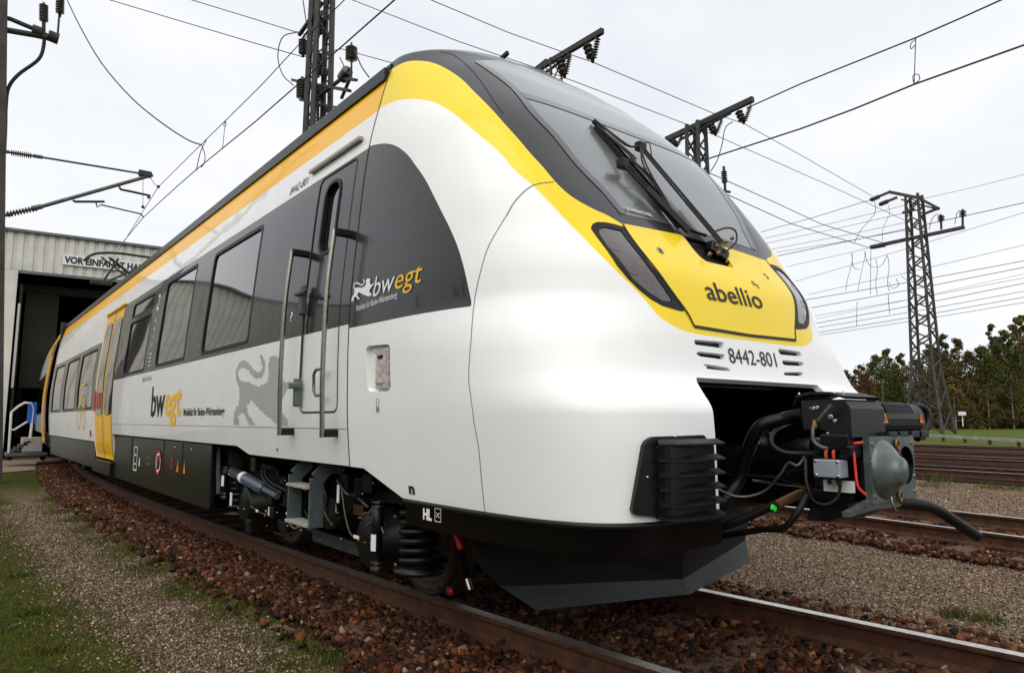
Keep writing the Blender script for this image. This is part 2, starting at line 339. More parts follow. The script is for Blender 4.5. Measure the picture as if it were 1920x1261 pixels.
def decal_front(name, V, F, x0, z0, m, parent, off=.004):
    V = np.asarray(V, float); x = x0+V[:, 0]; z = z0+V[:, 1]; y = nose_y(x, z)-off; return mk(name, np.stack([x, y, z], 1), F, m, parent)
def surf_line(name, pts, mapf, width, m, parent, off=.0012, closed=False, res=.02):
    pts = [np.array(p, float) for p in pts]
    if closed: pts = pts+[pts[0]]
    X, _ = mapf(np.array(pts)); out_ = []
    for a, b, A, B in zip(pts[:-1], pts[1:], X[:-1], X[1:]):
        k = max(1, int(np.linalg.norm(B-A)/res)); out_ += [a+(b-a)*i/k for i in range(k)]
    out_.append(pts[-1]); X, N = mapf(np.array(out_)); T = np.gradient(X, axis=0); B_ = np.cross(T, N); B_ /= np.maximum(np.linalg.norm(B_, axis=1, keepdims=True), 1e-9)
    V = np.concatenate([X+N*off+B_*width/2, X+N*off-B_*width/2]); k = len(X); F = [(i, i+1, k+i+1, k+i) for i in range(k-1)]
    return mk(name, V, F, m, parent, True)
def PN(pts): return [px_nose(*p) for p in pts]
def smooth_poly(p, n=3): return [tuple(q) for q in curve(p, n)]
# ================================================================== THE TRAIN
train = empty('train_car', (0, 8, 0), 'white, yellow and dark grey electric train car with rounded cab, open coupler at its nose', 'train')
A_in = [(741,125.7),(763,115.7),(786,114),(808.5,117),(834,127),(863,147),(891,173),(917,200),(945.6,231),(971,260),(994,287),(1017,313),(1040,340),(1062.6,361),(1085.5,377),(1114,392.7),(1137,402.7),(1167,420)]
HT = [(1167,420),(1210,428),(1279.6,442)]; NOTCH = [(1287.6,453),(1300,469),(1312,482.5),(1322.7,490.6)]
B_yw = [(708.6,207),(725.7,195.6),(745.7,188.5),(771,185.6),(800,188.5),(823,195.6),(851,214),(880,238.5),(908.4,261),(937,288),(965.5,318.4),(998,348),(1037,387),(1077,430),(1120.5,474),(1161,512),(1201,552.6),(1231,587.7),(1252.6,604),(1279.6,618.7),(1312,626.8),(1376.7,635),(1400,638)]
C_top = [(693,274),(708.6,270),(725.7,269),(743,274),(763,288.5),(780,310),(797,335.6),(814,367),(828.5,395.5),(844,427),(857,459),(867,490),(877,530),(886,573.7)]
C_bot = [(836,580.5),(757,594),(685.6,609),(655,615)]
HL = [(1109,428.5),(1111,420.5),(1118,416.4),(1134,417),(1153,421),(1169,426),(1193,461),(1220,496),(1247,531),(1269,560.7),(1286,585),(1269,581),(1242,573),(1220,560.7),(1198.7,544.5),(1177,523),(1158,498.7),(1139,471.7),(1120.5,447.4)]
HLI = [(1121,437),(1124,428),(1136,426),(1163,432),(1188,464),(1215,499),(1240,532),(1263,566),(1242,564),(1217,549),(1188,524),(1163,492),(1138,462)]
GAP = [(1168,421),(1193,460),(1220,495),(1247,530),(1269,560),(1287,586),(1301,612)]
SEAM2 = [(1037,341),(998,348),(968,376),(949,404),(934,430),(912,475),(892,555),(883,638),(886,757),(896,836),(903,900),(910,962)]
zs_yw, zs_dt = 3.24, 3.57
def vq(z): return q2v(float(zp(np.array(z))))
sh = Sheet(np.linspace(-1, 1, 341), np.linspace(0, 1, 261), fold=True)
sc = (2.6, 3.6)
pA = smooth_poly(PN(A_in)); pHT = PN(HT); pNo = PN(NOTCH); pB = smooth_poly(PN(B_yw)); pC = smooth_poly(PN(C_top)); pCb = PN(C_bot); pG = smooth_poly(PN(GAP)); pHL = PN(HL); pHLI = PN(HLI)
v_hb = pG[-1][1]; pNoC = (0.3, px_nose(1350, 499)[1])
yel = [(-1.3, vq(zs_yw))]+pB+[(0.3, pB[-1][1]), (0.3, 1.2), (-1.3, 1.2)]
sh.cut(yel, 1, scale=sc)
dk_ = [(-1.3, vq(zs_dt))]+pA+pHT[1:]+pNo+[pNoC, (0.3, 1.2), (-1.3, 1.2)]
sh.cut(dk_, 2, scale=sc)
NT2 = PN([(1284,441),(1367,465),(1376,505)]); notch = [pHT[-1]]+pNo+[pNoC, (.3, px_nose(1340,458)[1])]
sh.cut(notch, 11, over=[2], scale=sc)
hood = pG+[(.3, v_hb-.002), (.3, pNoC[1])]+pNo[::-1]+pHT[::-1]
sh.cut(hood, 3, over=[1], scale=sc)
GL = PN([(890,115),(928,141),(960,167),(994,210),(1037,255.6),(1080,310),(1125.5,358),(1160,399)]); GLB = PN([(1160,400),(1239,417),(1322.7,440)])
glass = GL+GLB+[(0.3, GLB[-1][1]), (0.3, vq(3.74)), (GL[0][0]*.5, vq(3.735))]
sh.cut(glass, 4, over=[2], scale=sc)
sh.cut(pHL, 5, over=[1], scale=sc); sh.cut(pHLI, 6, over=[5], scale=sc)
arch = [(-1.3, vq(2.975))]+pC+pCb+[(-1.3, vq(1.772))]
sh.cut(arch, 7, over=[0], scale=sc)
OPN = PN([(1302,707),(1322,740),(1337,772)]); vO = OPN[0][1]; oS = OPN[-1][0]
opening = [(0.3, vO), (OPN[0][0]+.02, vO), OPN[0], OPN[1], OPN[2], (oS, vq(1.1)), (oS, -.2), (.3, -.2)]
sh.cut(opening, 20, over=[0], scale=sc)
sh.cut([(-1.3, vq(.88)), px_nose(682, 877), px_nose(764, 938), (px_nose(764, 938)[0]+.01, -.2), (-1.3, -.2)], 20, over=[0], scale=sc)
RC = PN([(686,655),(690,648),(727,645),(731,650),(732,728),(728,733),(693,734),(689,728)]); 
def slot(px):
    P = PN(px); x0 = P[0][0]; x1 = P[1][0]; v0 = min(P[0][1], P[2][1]); v1 = max(P[0][1], P[2][1]); return P
SL = [[(1299,640),(1302,636),(1357,641),(1358,647),(1356,653),(1305,646)], [(1305,662),(1307,658),(1359,664),(1360,672),(1357,674),(1313,668)], [(1317,684),(1320,682),(1366,688),(1372,696),(1326,691)]]
for q in SL: sh.cut(PN(q), 8, over=[0], scale=sc)
sh.cut(RC, 9, over=[0], scale=sc)
INT = PN([(1222,818),(1310,815),(1316,823),(1318,900),(1312,962),(1240,968),(1186,963),(1178,957),(1190,893),(1200,833),(1210,822)])
sh.cut(INT, 10, over=[0], scale=sc)
nose = empty('cab_nose', (0, 3, 0)); nose.parent = train; nose.matrix_parent_inverse = Matrix.Translation((0, -8, 0)); nose.location = (0, 0, 0)
def NR(lab, nm, m, off=0., rim=0., sel=None, par=nose): return sh.region(lab, nose_map, nm, m, par, off, rim, sel)
NR([0], 'white_shell', M['white'], rim=.035)
NR([1], 'yellow_stripe', M['yellow'], off=.0, rim=.02)
NR([3], 'hood', M['yellow'], off=.004, rim=.02, par=train)
NR([2], 'dark_dome', M['dark'], rim=.02)
NR([11], 'wiper_recess', M['rubber'], off=-.03, par=train)
NR([4], 'windshield', M['glass'], off=.002, par=train)
LAMP = mat('dim_reflector', (.085,.062,.06), rough=.3, coat=.6)
for sg in (-1, 1):
    h = NR([5], 'headlight', M['rubber'], off=.003, rim=.01, sel=lambda c, sg=sg: c[:, 0]*sg > 0, par=train)
    l = NR([6], 'lens', M['lens'], off=-.002, sel=lambda c, sg=sg: c[:, 0]*sg > 0, par=h)
    for (u, v), r_ in (((1152,462),.030), ((1188,506),.030), ((1222,545),.024)):
        X_, N_ = nose_map(np.array([px_nose(u, v)])); c_ = X_[0]*[-sg if sg > 0 else 1, 1, 1]; n_ = N_[0]*[-sg if sg > 0 else 1, 1, 1]
        MB().lathe(c_-n_*.004, c_+n_, [(0,r_),(.003,r_),(.0035,r_*.9),(.001,r_*.7),(0,.001)], 20).build('lamp_reflector', LAMP, h)
    NR([7], 'dark_side_arch', M['dark'], rim=.02, sel=lambda c, sg=sg: c[:, 0]*sg > 0)
# recessed air slots
for q in SL:
    zc = PN(q); v0 = min(p[1] for p in zc)-.01; v1 = max(p[1] for p in zc)+.01
    for sg in (-1, 1): NR([8], 'air_slot', M['rubber'], off=-.03, sel=lambda c, sg=sg: (c[:, 0]*sg > 0) & (c[:, 1] > v0) & (c[:, 1] < v1))
NR([9], 'socket_recess', M['white_side'], off=-.034, sel=lambda c: c[:, 0] < 0); NR([9], 'socket_recess', M['white_side'], off=-.034, sel=lambda c: c[:, 0] > 0)
for sg in (-1, 1): NR([10], 'intake_surround', M['black'], off=.028, rim=.06, sel=lambda c, sg=sg: c[:, 0]*sg > 0, par=train)
def cut_line(pts, wd=.006, nm='panel_joint', m='gap', mirror=True, par=nose, off=.0015):
    surf_line(nm, pts, nose_map, wd, M[m], par, off=off)
    if mirror: surf_line(nm, [(-a, b) for a, b in pts], nose_map, wd, M[m], par, off=off)
cut_line(smooth_poly(PN(SEAM2[3:])), .005, m='gr'); cut_line(smooth_poly(PN(SEAM2[:4])), .007, m='gr'); cut_line(pG, .013, off=.0055)
cut_line([pG[-1], (0.0, v_hb-.002)], .016, off=.0055)
cut_line(smooth_poly(PN([(825.6,97.7),(851,104),(880,127),(903,155.7),(925.6,190),(943,213)])), .007, m='rubber')
# windscreen frit bands
FL = GL[1:]
surf_line('frit_band', smooth_poly([(a+.012, b) for a, b in GL]), nose_map, .055, M['frit'], train, off=.004)
surf_line('frit_band', smooth_poly([(-a-.012, b) for a, b in GL]), nose_map, .055, M['frit'], train, off=.004)
def hband(z, x0, wd, nm='frit_band', m='frit'):
    xs = np.linspace(-x0, x0, 61); V = []; 
    for dz in (-wd/2, wd/2): V += [(x, nose_y(x, z+dz)-.0075, z+dz) for x in xs]
    mk(nm, V, [(i, i+1, i+62, i+61) for i in range(60)], M[m], train, True)
zb = px_nose(977, 177); Xb = nose_map(np.array([zb]))[0][0]; print('band', Xb, 'glass bottom', nose_map(np.array([GL[-1], GLB[-1]]))[0])
hband(Xb[2]-.01, abs(Xb[0])-.0, .065)
zt = nose_map(np.array([px_nose(960, 131)]))[0][0]; print('top band', zt)
# ------------------------------------------------------------------ body sides
def side(sign):
    ys = np.concatenate([np.arange(YS+.002, 12.2, .05), np.arange(12.2, 21.0, .1)]); zs = np.concatenate([np.arange(.55, 3.66, .04), np.linspace(3.66, float(zr(4.079)), 16)])
    s = Sheet(ys, zs); mf = side_map(sign)
    s.cut([(0, 3.24), (30, 3.24), (30, 5), (0, 5)], 1); s.cut([(0, zs_dt), (30, zs_dt), (30, 5), (0, 5)], 2)
    s.cut([(0, 1.772), (12.2, 1.772), (12.2, 2.965), (0, 2.965)], 3, over=[0])
    s.cut([(13.86, 1.33), (20.7, 1.33), (20.7, 2.52), (13.86, 2.52)], 3, over=[0])
    s.cut([(0, .4), (0, .88), (5.93, .885), (6.22, .946), (12.2, .955), (12.2, .4)], 20)
    s.cut([(13.86, .4), (13.86, .80), (30, .80), (30, .4)], 20)
    s.cut([(12.2, .4), (12.2, 2.97), (13.86, 2.97), (13.86, .4)], 4)
    WINS = [(5.97, 7.42, 1.81, 2.88), (8.05, 9.44, 1.81, 2.90), (10.06, 11.48, 1.80, 2.60), (10.06, 11.48, 2.64, 2.88), (14.2, 16.05, 1.36, 2.44), (16.4, 18.2, 1.36, 2.44), (18.7, 20.4, 1.36, 2.44)]
    for i, (a, b, c, d) in enumerate(WINS):
        s.cut(rrect(a, b, c, d, .05), 50+i, over=[3]); s.cut(rrect(a+.035, b-.035, c+.035, d-.035, .04), 30+i, over=[50+i])
    s.cut(rrect(4.19, 4.80, 1.22, 2.945, .06), 21, over=[0]); s.cut(rrect(4.19, 4.80, 1.22, 2.945, .06), 22, over=[3])
    s.cut(rrect(4.40, 4.68, 2.32, 2.88, .11), 23, over=[22]); s.cut(rrect(4.425, 4.655, 2.345, 2.855, .09), 24, over=[23])
    R = lambda lab, nm, m, off=0., rim=0., par=train: s.region(lab, mf, nm, m, par, off, rim)
    R([0], 'white_side_panel', M['white_side'], rim=.03); R([1], 'yellow_roof_stripe', M['yellow_side'], rim=.01); R([2], 'roof_skin', M['roof'], rim=.01)
    R([3], 'dark_window_band', M['dark_side'], rim=.02)
    for i in range(len(WINS)):
        fr = R([50+i], 'side_window', M['rubber'], off=.002, rim=.02); R([30+i], 'window_pane', M['sglass'], off=-.012, par=fr)
    cd = R([21], 'cab_door', M['white_side'], off=-.004, rim=.02); R([22], 'upper_leaf', M['dark_side'], off=-.004, par=cd)
    R([23], 'window_seal', M['rubber'], off=.003, rim=.03, par=cd); R([24], 'window_pane', M['sglass'], off=-.03, par=cd)
    surf_line('panel_joint', [(a, b) for a, b in rrect(4.19, 4.80, 1.22, 2.945, .06)], mf, .014, M['gap'], cd, off=.001, closed=True)
    surf_line('panel_joint', [(YS+.004, .88), (YS+.004, 3.6)], mf, .012, M['gap'], train, off=.002)
    surf_line('panel_joint', [(YS+.02, 1.112), (12.18, 1.105)], mf, .005, M['gr'], train, off=.001)
    # double passenger door
    for k, (a, b) in enumerate(((12.2, 13.03), (13.03, 13.86))):
        d = s.region([4], mf, 'passenger_door', M['yellow_side'], train, -.01 if k else -.012, .03, sel=lambda c, a=a, b=b: (c[:, 0] > a) & (c[:, 0] < b))
        sp = Sheet(np.linspace(a, b, 8), np.linspace(1.0, 2.9, 30)); sp.cut(rrect(a+.11, b-.11, 1.25, 2.80, .07), 1); sp.region([1], mf, 'door_window', M['sglass'], d, .0, .01)
        surf_line('door_seal', [(a+.004, .57), (a+.004, 2.95)], mf, .03, M['rubber'], d, off=.003)
        if sign < 0 and k == 1: sp.cut(rrect(a+.2, b-.2, 1.35, 1.62, .02), 2, over=[1]); sp.region([2], mf, 'red_sticker', M['red'], d, .004)
side(-1); side(1)
# lower dark equipment panels
for sg in (-1, 1):
    m = MB(); m.box((sg*1.40, 9.65, .62), (.05, 5.05, .62), bev=.01); p = m.build('underframe_panel', M['black2'], train)
    m = MB(); m.box((sg*1.40, 17.3, .56), (.05, 6.8, .44), bev=.01); m.build('underframe_panel', M['black2'], train)
    for y in (8.2, 9.05, 10.9): MB().bar((sg*1.428, y, .34), (sg*1.428, y, .92), .012, .006, up=(1, 0, 0)).build('panel_joint', M['gap'], p)
    m = MB(); m.box((sg*1.20, 13.0, .42), (.55, 1.62, .20)); m.build('door_step', M['black2'], train)
# inner dark core (floor, underside, interior behind the panels)
m = MB(); m.box((0, 12.5, 2.25), (2.3, 16.6, 2.3)); m.box((0, 13.6, .75), (2.5, 13.0, .55)); m.build('floor_frame', M['hall_in'], train)
m = MB(); m.box((0, 20.98, 2.2), (2.75, .05, 2.9)); m.build('end_wall', M['dark'], train)
# roof rails, boxes, aerials
m = MB()
for sg in (-1, 1):
    q = MB(); q.bar((sg*1.262, YS+.02, 3.53), (sg*1.262, 20.8, 3.53), .04, .085); q.bar((sg*1.215, YS+.02, 3.60), (sg*1.215, 20.8, 3.60), .04, .03); q.build('gutter', M['black2'], train)
    q = MB(); q.bar((sg*1.10, YS+.9, 3.735), (sg*1.10, 20.8, 3.735), .03, .05); q.build('roof_rail', M['tube'], train)
for y0, y1, h in ((7.6, 10.6, .16), (11.0, 14.0, .14), (14.5, 16.6, .10)):
    MB().box((0, (y0+y1)/2, 3.92+h/2), (1.35, y1-y0, h+.1), bev=.03).build('roof_equipment_box', M['roof'], train)
c = atx(937, 113, -.15); MB().box((c[0], c[1], c[2]), (.03, .22, .035), R=np.array(Matrix.Rotation(math.radians(-10), 3, 'X')), bev=.008).build('roof_aerial', M['black'], train)
# drip bar over the door, handrails, hinges and handle
def sx(y, z, off): return -(float(Wsec(z)))-off
m = MB(); m.box((sx(4.6, 3.075, .018), 4.6, 3.075), (.035, .86, .028), bev=.006); m.build('rain_gutter', M['inox'], train)
m = MB(); m.box((sx(12.9, 2.99, .012), 13.03, 2.985), (.03, 1.72, .025)); m.build('rain_gutter', M['yellow_side'], train)
for yt, yb in ((4.87, 4.93), (4.15, 4.20)):
    pts = [(sx(yt, 2.40, .115), yt, 2.40), (sx(yt, 2.0, .11), (yt*2+yb)/3, 2.0), (sx(yt, 1.5, .105), (yt+yb*2)/3, 1.5), (sx(yb, 1.06, .105), yb, 1.06)]
    h = MB().tube(curve(pts, 6), .016, 10).build('handrail', M['inox'], train)
    MB().box((sx(yt, 2.385, .05), yt, 2.385), (.14, .04, .05), bev=.008).build('bracket', M['black'], h); MB().box((sx(yb, 1.075, .055), yb, 1.085), (.11, .03, .05), bev=.008).build('bracket', M['black'], h)
for y, z, hh in ((4.76, 2.02, .22), (4.77, 1.36, .2)):
    m = MB(); m.box((sx(y, z, .035), y, z), (.05, .045, hh), bev=.012); m.box((sx(y, z+.03, .05), y+.005, z+.05), (.07, .085, .045), bev=.012); hd = m.build('door_lock', M['zinc'], train)
    if z > 1.8: MB().box((sx(y, z, .085), y-.10, z+.03), (.02, .15, .022), bev=.006).build('lever', M['black'], hd)
MB().bar((sx(4.76, 1.9, .014), 4.76, 1.93), (sx(4.77, 1.5, .014), 4.77, 1.46), .012, .012).build('lock_rod', M['gap'], train)
m = MB(); pts = [(sx(4.5, 1.52, .05), 4.30, 1.50), (sx(4.5, 1.5, .05), 4.42, 1.50), (sx(4.5, 1.5, .05), 4.45, 1.47), (sx(4.5, 1.3, .05), 4.45, 1.36), (sx(4.5, 1.3, .05), 4.42, 1.33), (sx(4.5, 1.3, .05), 4.30, 1.33)]
m.tube(pts, .011, 6); m.build('door_grip', M['zinc'], train)
# ================================================================== NOSE DETAILS
def rp(u, v, off):                                          # point `off` metres in front of the nose surface under a photo pixel
    X, N = nose_map(np.array([px_nose(u, v)])); return X[0]+N[0]*off
# --- socket flap in its recess
yc, zc = 3.63, 1.475; xr = -float(nose_x(yc, zc))+.02
m = MB(); m.box((xr, yc-.01, zc-.01), (.018, .17, .235), R=np.array(Matrix.Rotation(math.radians(-4), 3, 'Z')), bev=.006); fl = m.build('socket_flap', mat('worn_pale_paint', (.46,.40,.37), rough=.6, var=.35, vscale=40), train)
MB().box((xr-.011, yc, zc-.02), (.006, .115, .15), bev=.01).build('flap_door', mat('worn_pale_paint_door', (.50,.44,.41), rough=.6, var=.3, vscale=40), fl)
MB().box((xr-.016, yc+.0, zc+.06), (.008, .05, .018)).build('latch', M['rubber'], fl)
for dy, dz in ((-.07,.09),(.07,.09),(-.07,-.11),(.07,-.11)): MB().lathe((xr-.01, yc+dy, zc+dz), (xr-.02, yc+dy, zc+dz), [(0,.006),(.004,.005),(.005,0)], 8).build('screw', M['steel'], fl)
# --- cheek intakes with louvres
for sg in (-1, 1):
    g = empty('air_intake', (0, 0, 0)); g.parent = train; g.matrix_parent_inverse = Matrix.Translation((0, -8, 0))
    zs = [1.075, 1.008, .945, .885, .823, .765]
    m = MB(); m.box((sg*.905, 1.925, .915), (.35, .10, .335), R=np.array(Matrix.Rotation(math.radians(-3*sg), 3, 'Z')), bev=.03); m.build('grille_box', M['black'], g)
    for z in zs:
        pts = [(.73, 1.878, z), (.95, 1.878, z), (1.045, 1.895, z), (1.075, 1.94, z)]
        V = []; F = []
        for (x, y, zz) in pts:
            dn = np.array([.0, -1.]) if x < 1.0 else np.array([.6, -.8])
            for o_, dz in ((0, .012), (.042, -.006), (.042, -.014), (0, -.008)): V.append((sg*(x+dn[0]*o_), y+dn[1]*o_, zz+dz))
        for i in range(3):
            for k in range(4): F.append((i*4+k, i*4+(k+1) % 4, i*4+4+(k+1) % 4, i*4+4+k))
        F += [(0,1,2,3), (12,15,14,13)]; MB().add(V, F).build('louvre', M['black'], g)
    for x, y, z in ((1.02, 1.885, 1.10), (1.125, 1.955, .93)): MB().lathe((sg*x, y, z), (sg*x, y-.02, z), [(0,.009),(.008,.008),(.01,0)], 8).build('screw', M['steel'], g)
# --- recess behind the hood notch and wiper bearings
P = [rp(*q, 0) for q in ((1279,441),(1288,453),(1312,484),(1323,492),(1377,506),(1367,467))]
cx = 0.0; m = MB(); m.box((cx, 2.53, 2.13), (.40, .14, .17)); m.build('wiper_well', M['rubber'], train)
# --- lettering on the front
V, F = text_geo('abellio', .155, sx=.98, bold=.001); V[:, 0] *= .545/(V[:, 0].max()); decal_front('company_lettering', V, F, -.325, 1.812, M['dk'], train, off=.0095)
sw = [(math.cos(t)*.020+.255, .135+math.sin(t)*.013) for t in np.linspace(2.6, -.3, 8)]; sw2 = [(math.cos(t)*.020+.288, .122+math.sin(t)*.013) for t in np.linspace(math.pi+.2, 2*math.pi+.3, 8)]
def ribbon(pts, wd):
    P = np.array(pts); T = np.gradient(P, axis=0); N = np.stack([-T[:, 1], T[:, 0]], 1); N /= np.maximum(np.linalg.norm(N, axis=1, keepdims=True), 1e-9); k = len(P)
    return np.concatenate([P+N*wd/2, P-N*wd/2]), [(i, i+1, k+i+1, k+i) for i in range(k-1)]
sq = curve([(-.028,.0),(-.020,.014),(-.004,.012),(.004,.0),(.014,-.008),(.026,-.002)], 5)
for dz in (0, .016): V, F = ribbon(np.array(sq)+[.245, .145+dz], .006); decal_front('squiggle_mark', V, F, 0, 1.812, M['dk'], train, off=.0095)
V, F = text_geo('8442-801', .118, sx=.78); V[:, 0] *= .46/(V[:, 0].max()-V[:, 0].min()); decal_front('running_number', V, F, -.252, 1.468, M['dk'], train)
V, F = text_geo('2', .05, bold=.002); decal_front('class_mark', V, F, .47, 2.045, M['dk'], train, off=.0095)
V, F = text_geo('BOMBARDIER', .034, sx=1.05, bold=.0015); V[:, 0] *= .225/V[:, 0].max(); decal_front('maker_lettering', V, F, -.60, 2.322, M['gr2'] if 'gr2' in M else mat('pale_print', (.40,.41,.42)), train, off=.012)
c = rp(1236, 471, .006); n_ = nose_map(np.array([px_nose(1236, 471)]))[1][0]
l = MB().lathe(c, c+n_, [(0,.024),(.003,.024),(.004,.018),(.001,.016)], 18).build('hood_latch', M['steel'], train); MB().lathe(c, c+n_, [(.001,.012),(.004,.010),(.005,0)], 10).build('latch_pin', M['rubber'], l)
for u, v in ((1350,644),(1424,556)): pass
# --- side lettering
def fit(txt, wd, size, shear=0, bold=0):
    V, F = text_geo(txt, size, bold=bold); V[:, 0] *= wd/(V[:, 0].max()-V[:, 0].min()); V[:, 0] -= V[:, 0].min(); V[:, 0] += shear*V[:, 1]; return V, F
V, F = fit('bw', .235, .175, .22, .0); decal_side('logo_white_letters', V, F, 3.735, 1.905, M['wh'], train, .0045, rot=.03)
V, F = fit('egt', .265, .175, .22, .0); decal_side('logo_amber_letters', V, F, 3.485, 1.910, M['ye'], train, .0045, rot=.03)
V, F = fit('Mobilität für Baden-Württemberg', .50, .052, .15); decal_side('slogan_lettering', V, F, 3.945, 1.842, M['wh'], train, .0045, rot=.04)
LI = [(1365,270),(1410,262),(1445,285),(1455,320),(1438,345),(1452,378),(1440,400),(1470,462),(1502,455),(1528,438),(1535,468),(1500,505),(1450,600),(1440,660),(1495,730),(1500,785),(1430,782),(1380,740),(1290,660),(1225,585),(1195,640),(1205,690),(1265,780),(1215,780),(1180,700),(1160,680),(1130,710),(1145,780),(1098,778),(1095,720),(1110,650),(1135,620),(1140,540),(1130,450),(1200,450),(1280,490),(1340,460),(1360,400),(1350,330)]
LT = [(1133,450),(1122,400),(1132,350),(1160,322),(1200,338),(1240,385),(1280,408),(1312,380),(1320,330),(1300,265)]
c6 = lambda p: px_side(160+p[0]/3.94, 600+p[1]/3.94)
LI = np.array([c6(p) for p in LI]); LT = np.array([c6(p) for p in LT])
# big lion made of small dashes
V = []; F = []
tl = np.array(curve(LT, 6)); row = 0
for z in np.arange(LI[:, 1].min(), max(LI[:, 1].max(), LT[:, 1].max())+.01, .0135):
    row += 1
    for y in np.arange(LI[:, 0].min()-.05, LI[:, 0].max()+.08, .034):
        yy = y+(row % 2)*.017; p = np.array([[yy, z]])
        if yy < 4.98: continue
        if sdf(p, LI)[0] < 0 or np.hypot(tl[:, 0]-yy, tl[:, 1]-z).min() < .03:
            n = len(V); x = -float(Wsec(z))-.003; V += [(x, yy-.0125, z-.003), (x, yy+.0125, z-.003), (x, yy+.0125, z+.0035), (x, yy-.0125, z+.0035)]; F.append((n, n+1, n+2, n+3))
tag(mk('dashed_lion_print', V, F, M['gr'], train), kind='stuff')
lc = LI.mean(0); s_ = .145/(LI[:, 1].max()-LI[:, 1].min()); bm = bmesh.new()
pts = [(-(p[0]-lc[0])*s_, (p[1]-lc[1])*s_) for p in LI]
vs = [bm.verts.new((a, b, 0)) for a, b in pts]; f = bm.faces.new(vs); bmesh.ops.triangulate(bm, faces=[f]); bm.verts.index_update()
V = np.array([v.co[:2] for v in bm.verts]); F = [tuple(v.index for v in f.verts) for f in bm.faces]; bm.free(); decal_side('lion_emblem', V*[.8, .8], F, 3.865, 1.965, M['wh'], train, .005)
V, F = ribbon(np.array([(-(p[0]-lc[0])*s_*.8, (p[1]-lc[1])*s_*.8) for p in tl]), .009); decal_side('lion_emblem_tail', V, F, 3.865, 1.965, M['wh'], train, .005)
V, F = fit('bw', .70, .50, .1, .012); decal_side('logo_black_letters', V, F, 9.52, 1.22, M['dk'], train)
V, F = fit('egt', .72, .50, .1, .012); decal_side('logo_amber_letters', V, F, 8.80, 1.22, M['ye'], train)
V, F = fit('Mobilität für Baden-Württemberg', 1.42, .105, .1, .002); decal_side('slogan_lettering', V, F, 7.97, 1.215, M['dk'], train)
V, F = fit('Abellio fährt für', .55, .10, .1); decal_side('slogan_lettering', V, F, 10.1, 1.66, M['gr'], train)
V, F = fit('8442-801', .37, .105, .12); decal_side('side_running_number', V, F, 5.46, 3.0, M['dk'], train)
V, F = fit('2', .11, .30, 0, .004); decal_side('class_numeral', V, F, 9.82, 2.58, M['wh'], train)
for k, z in enumerate((2.42, 2.31, 2.20, 2.10)):
    V, F = fit('&#+%'[k], .07, .07); decal_side('pictogram', V, F, 9.80, z, M['gr3'] if 'gr3' in M else M['wh'], train)
for z in (2.0, 1.95, 1.90, 1.85): V, F = fit('I', .11, .012, 0, .006); V = np.array([(0,0),(.12,0),(.12,.012),(0,.012)]); decal_side('info_stripe', V, [(0,1,2,3)], 9.82, z, M['wh'], train)
V, F = fit('?', .05, .10); decal_side('small_mark', V, F, 5.05, 1.90, M['wh'], train)
# outlined bicycle sign on the rear part
def ring(cx, cy, r, wd, n=20): t = np.linspace(0, 2*math.pi, n+1); return ribbon(np.stack([cx+r*np.cos(t), cy+r*np.sin(t)], 1), wd)
for V, F in (ring(0, 0, .22, .03), ring(.62, 0, .22, .03), ribbon([(0,0),(.15,.42),(.5,.40),(.62,0)], .03), ribbon([(.15,.42),(.3,.05),(.5,.40)], .03), ribbon([(.05,.60),(.62,.60)], .03)): decal_side('bicycle_sign', V, F, 15.7, 1.22, M['ye'], train, .004)
decal_side('red_mark', np.array([(0,0),(.18,0),(.18,.1),(0,.1)]), [(0,1,2,3)], 14.35, .88, M['red'], train)
decal_side('red_mark', np.array([(0,0),(.20,0),(.20,.34),(0,.34)]), [(0,1,2,3)], 13.98, 1.33, M['red'], train, .006)
# small marks low on the white side
def tri(cx, cy, s): return np.array([(cx-s, cy), (cx+s, cy), (cx, cy-s*1.4)]), [(0, 1, 2)]
V, F = tri(0, 0, .02); decal_side('jacking_mark', V, F, 5.27, .955, M['dk'], train)
V, F = fit('⊓' if False else 'n', .06, .08, 0, .004); decal_side('tie_mark', V, F, 3.34, .775, M['dk'], train)
for V, F in (ribbon([(-.015,0),(.015,0),(.015,.075),(-.015,.075),(-.015,0)], .004), ring(0, .018, .010, .005, 10)): decal_side('key_mark', V, F, 3.645, 1.215, M['dk'], train)
# marks on the dark skirt panels (x = -1.43)
def decal_flat(nm, V, F, y, z, mm, x=-1.43, par=train): V = np.asarray(V); return mk(nm, np.stack([np.full(len(V), x), y-V[:, 0], z+V[:, 1]], 1), F, mm, par)
for V, F in (ring(0, 0, .105, .03),): decal_flat('prohibition_sign', V, F, 9.28, .66, M['wh'])
for V, F in (ring(0, 0, .13, .03), ribbon([(-.08,-.09),(.08,.09)], .03)): decal_flat('prohibition_sign', V, F, 9.28, .66, M['red'], -1.432)
for y in (8.36, 8.08): decal_flat('warning_triangle', np.array([(-.05,-.06),(.05,-.06),(0,.07)]), [(0,1,2)], y, .66, M['amber'])
V, F = ring(0, 0, .05, .025); decal_flat('warning_ring', V, F, 8.62, .68, M['red'])
for V, F in (ribbon([(0,0),(.2,0),(.2,.3),(0,.3),(0,0)], .025), ribbon([(.05,.08),(.15,.08)], .02), ribbon([(.05,.2),(.15,.2)], .02)): decal_flat('lift_mark', V, F, 10.70, .50, M['wh'])
V, F = fit('A', .1, .14, 0, .01); decal_flat('lift_mark', V, F, 10.38, .57, M['wh'])
V, F = fit('Nicht hier', .3, .07); decal_flat('note_lettering', V, F, 9.95, .68, M['gr']); V, F = fit('heben', .22, .07); decal_flat('note_lettering', V, F, 9.93, .60, M['gr'])
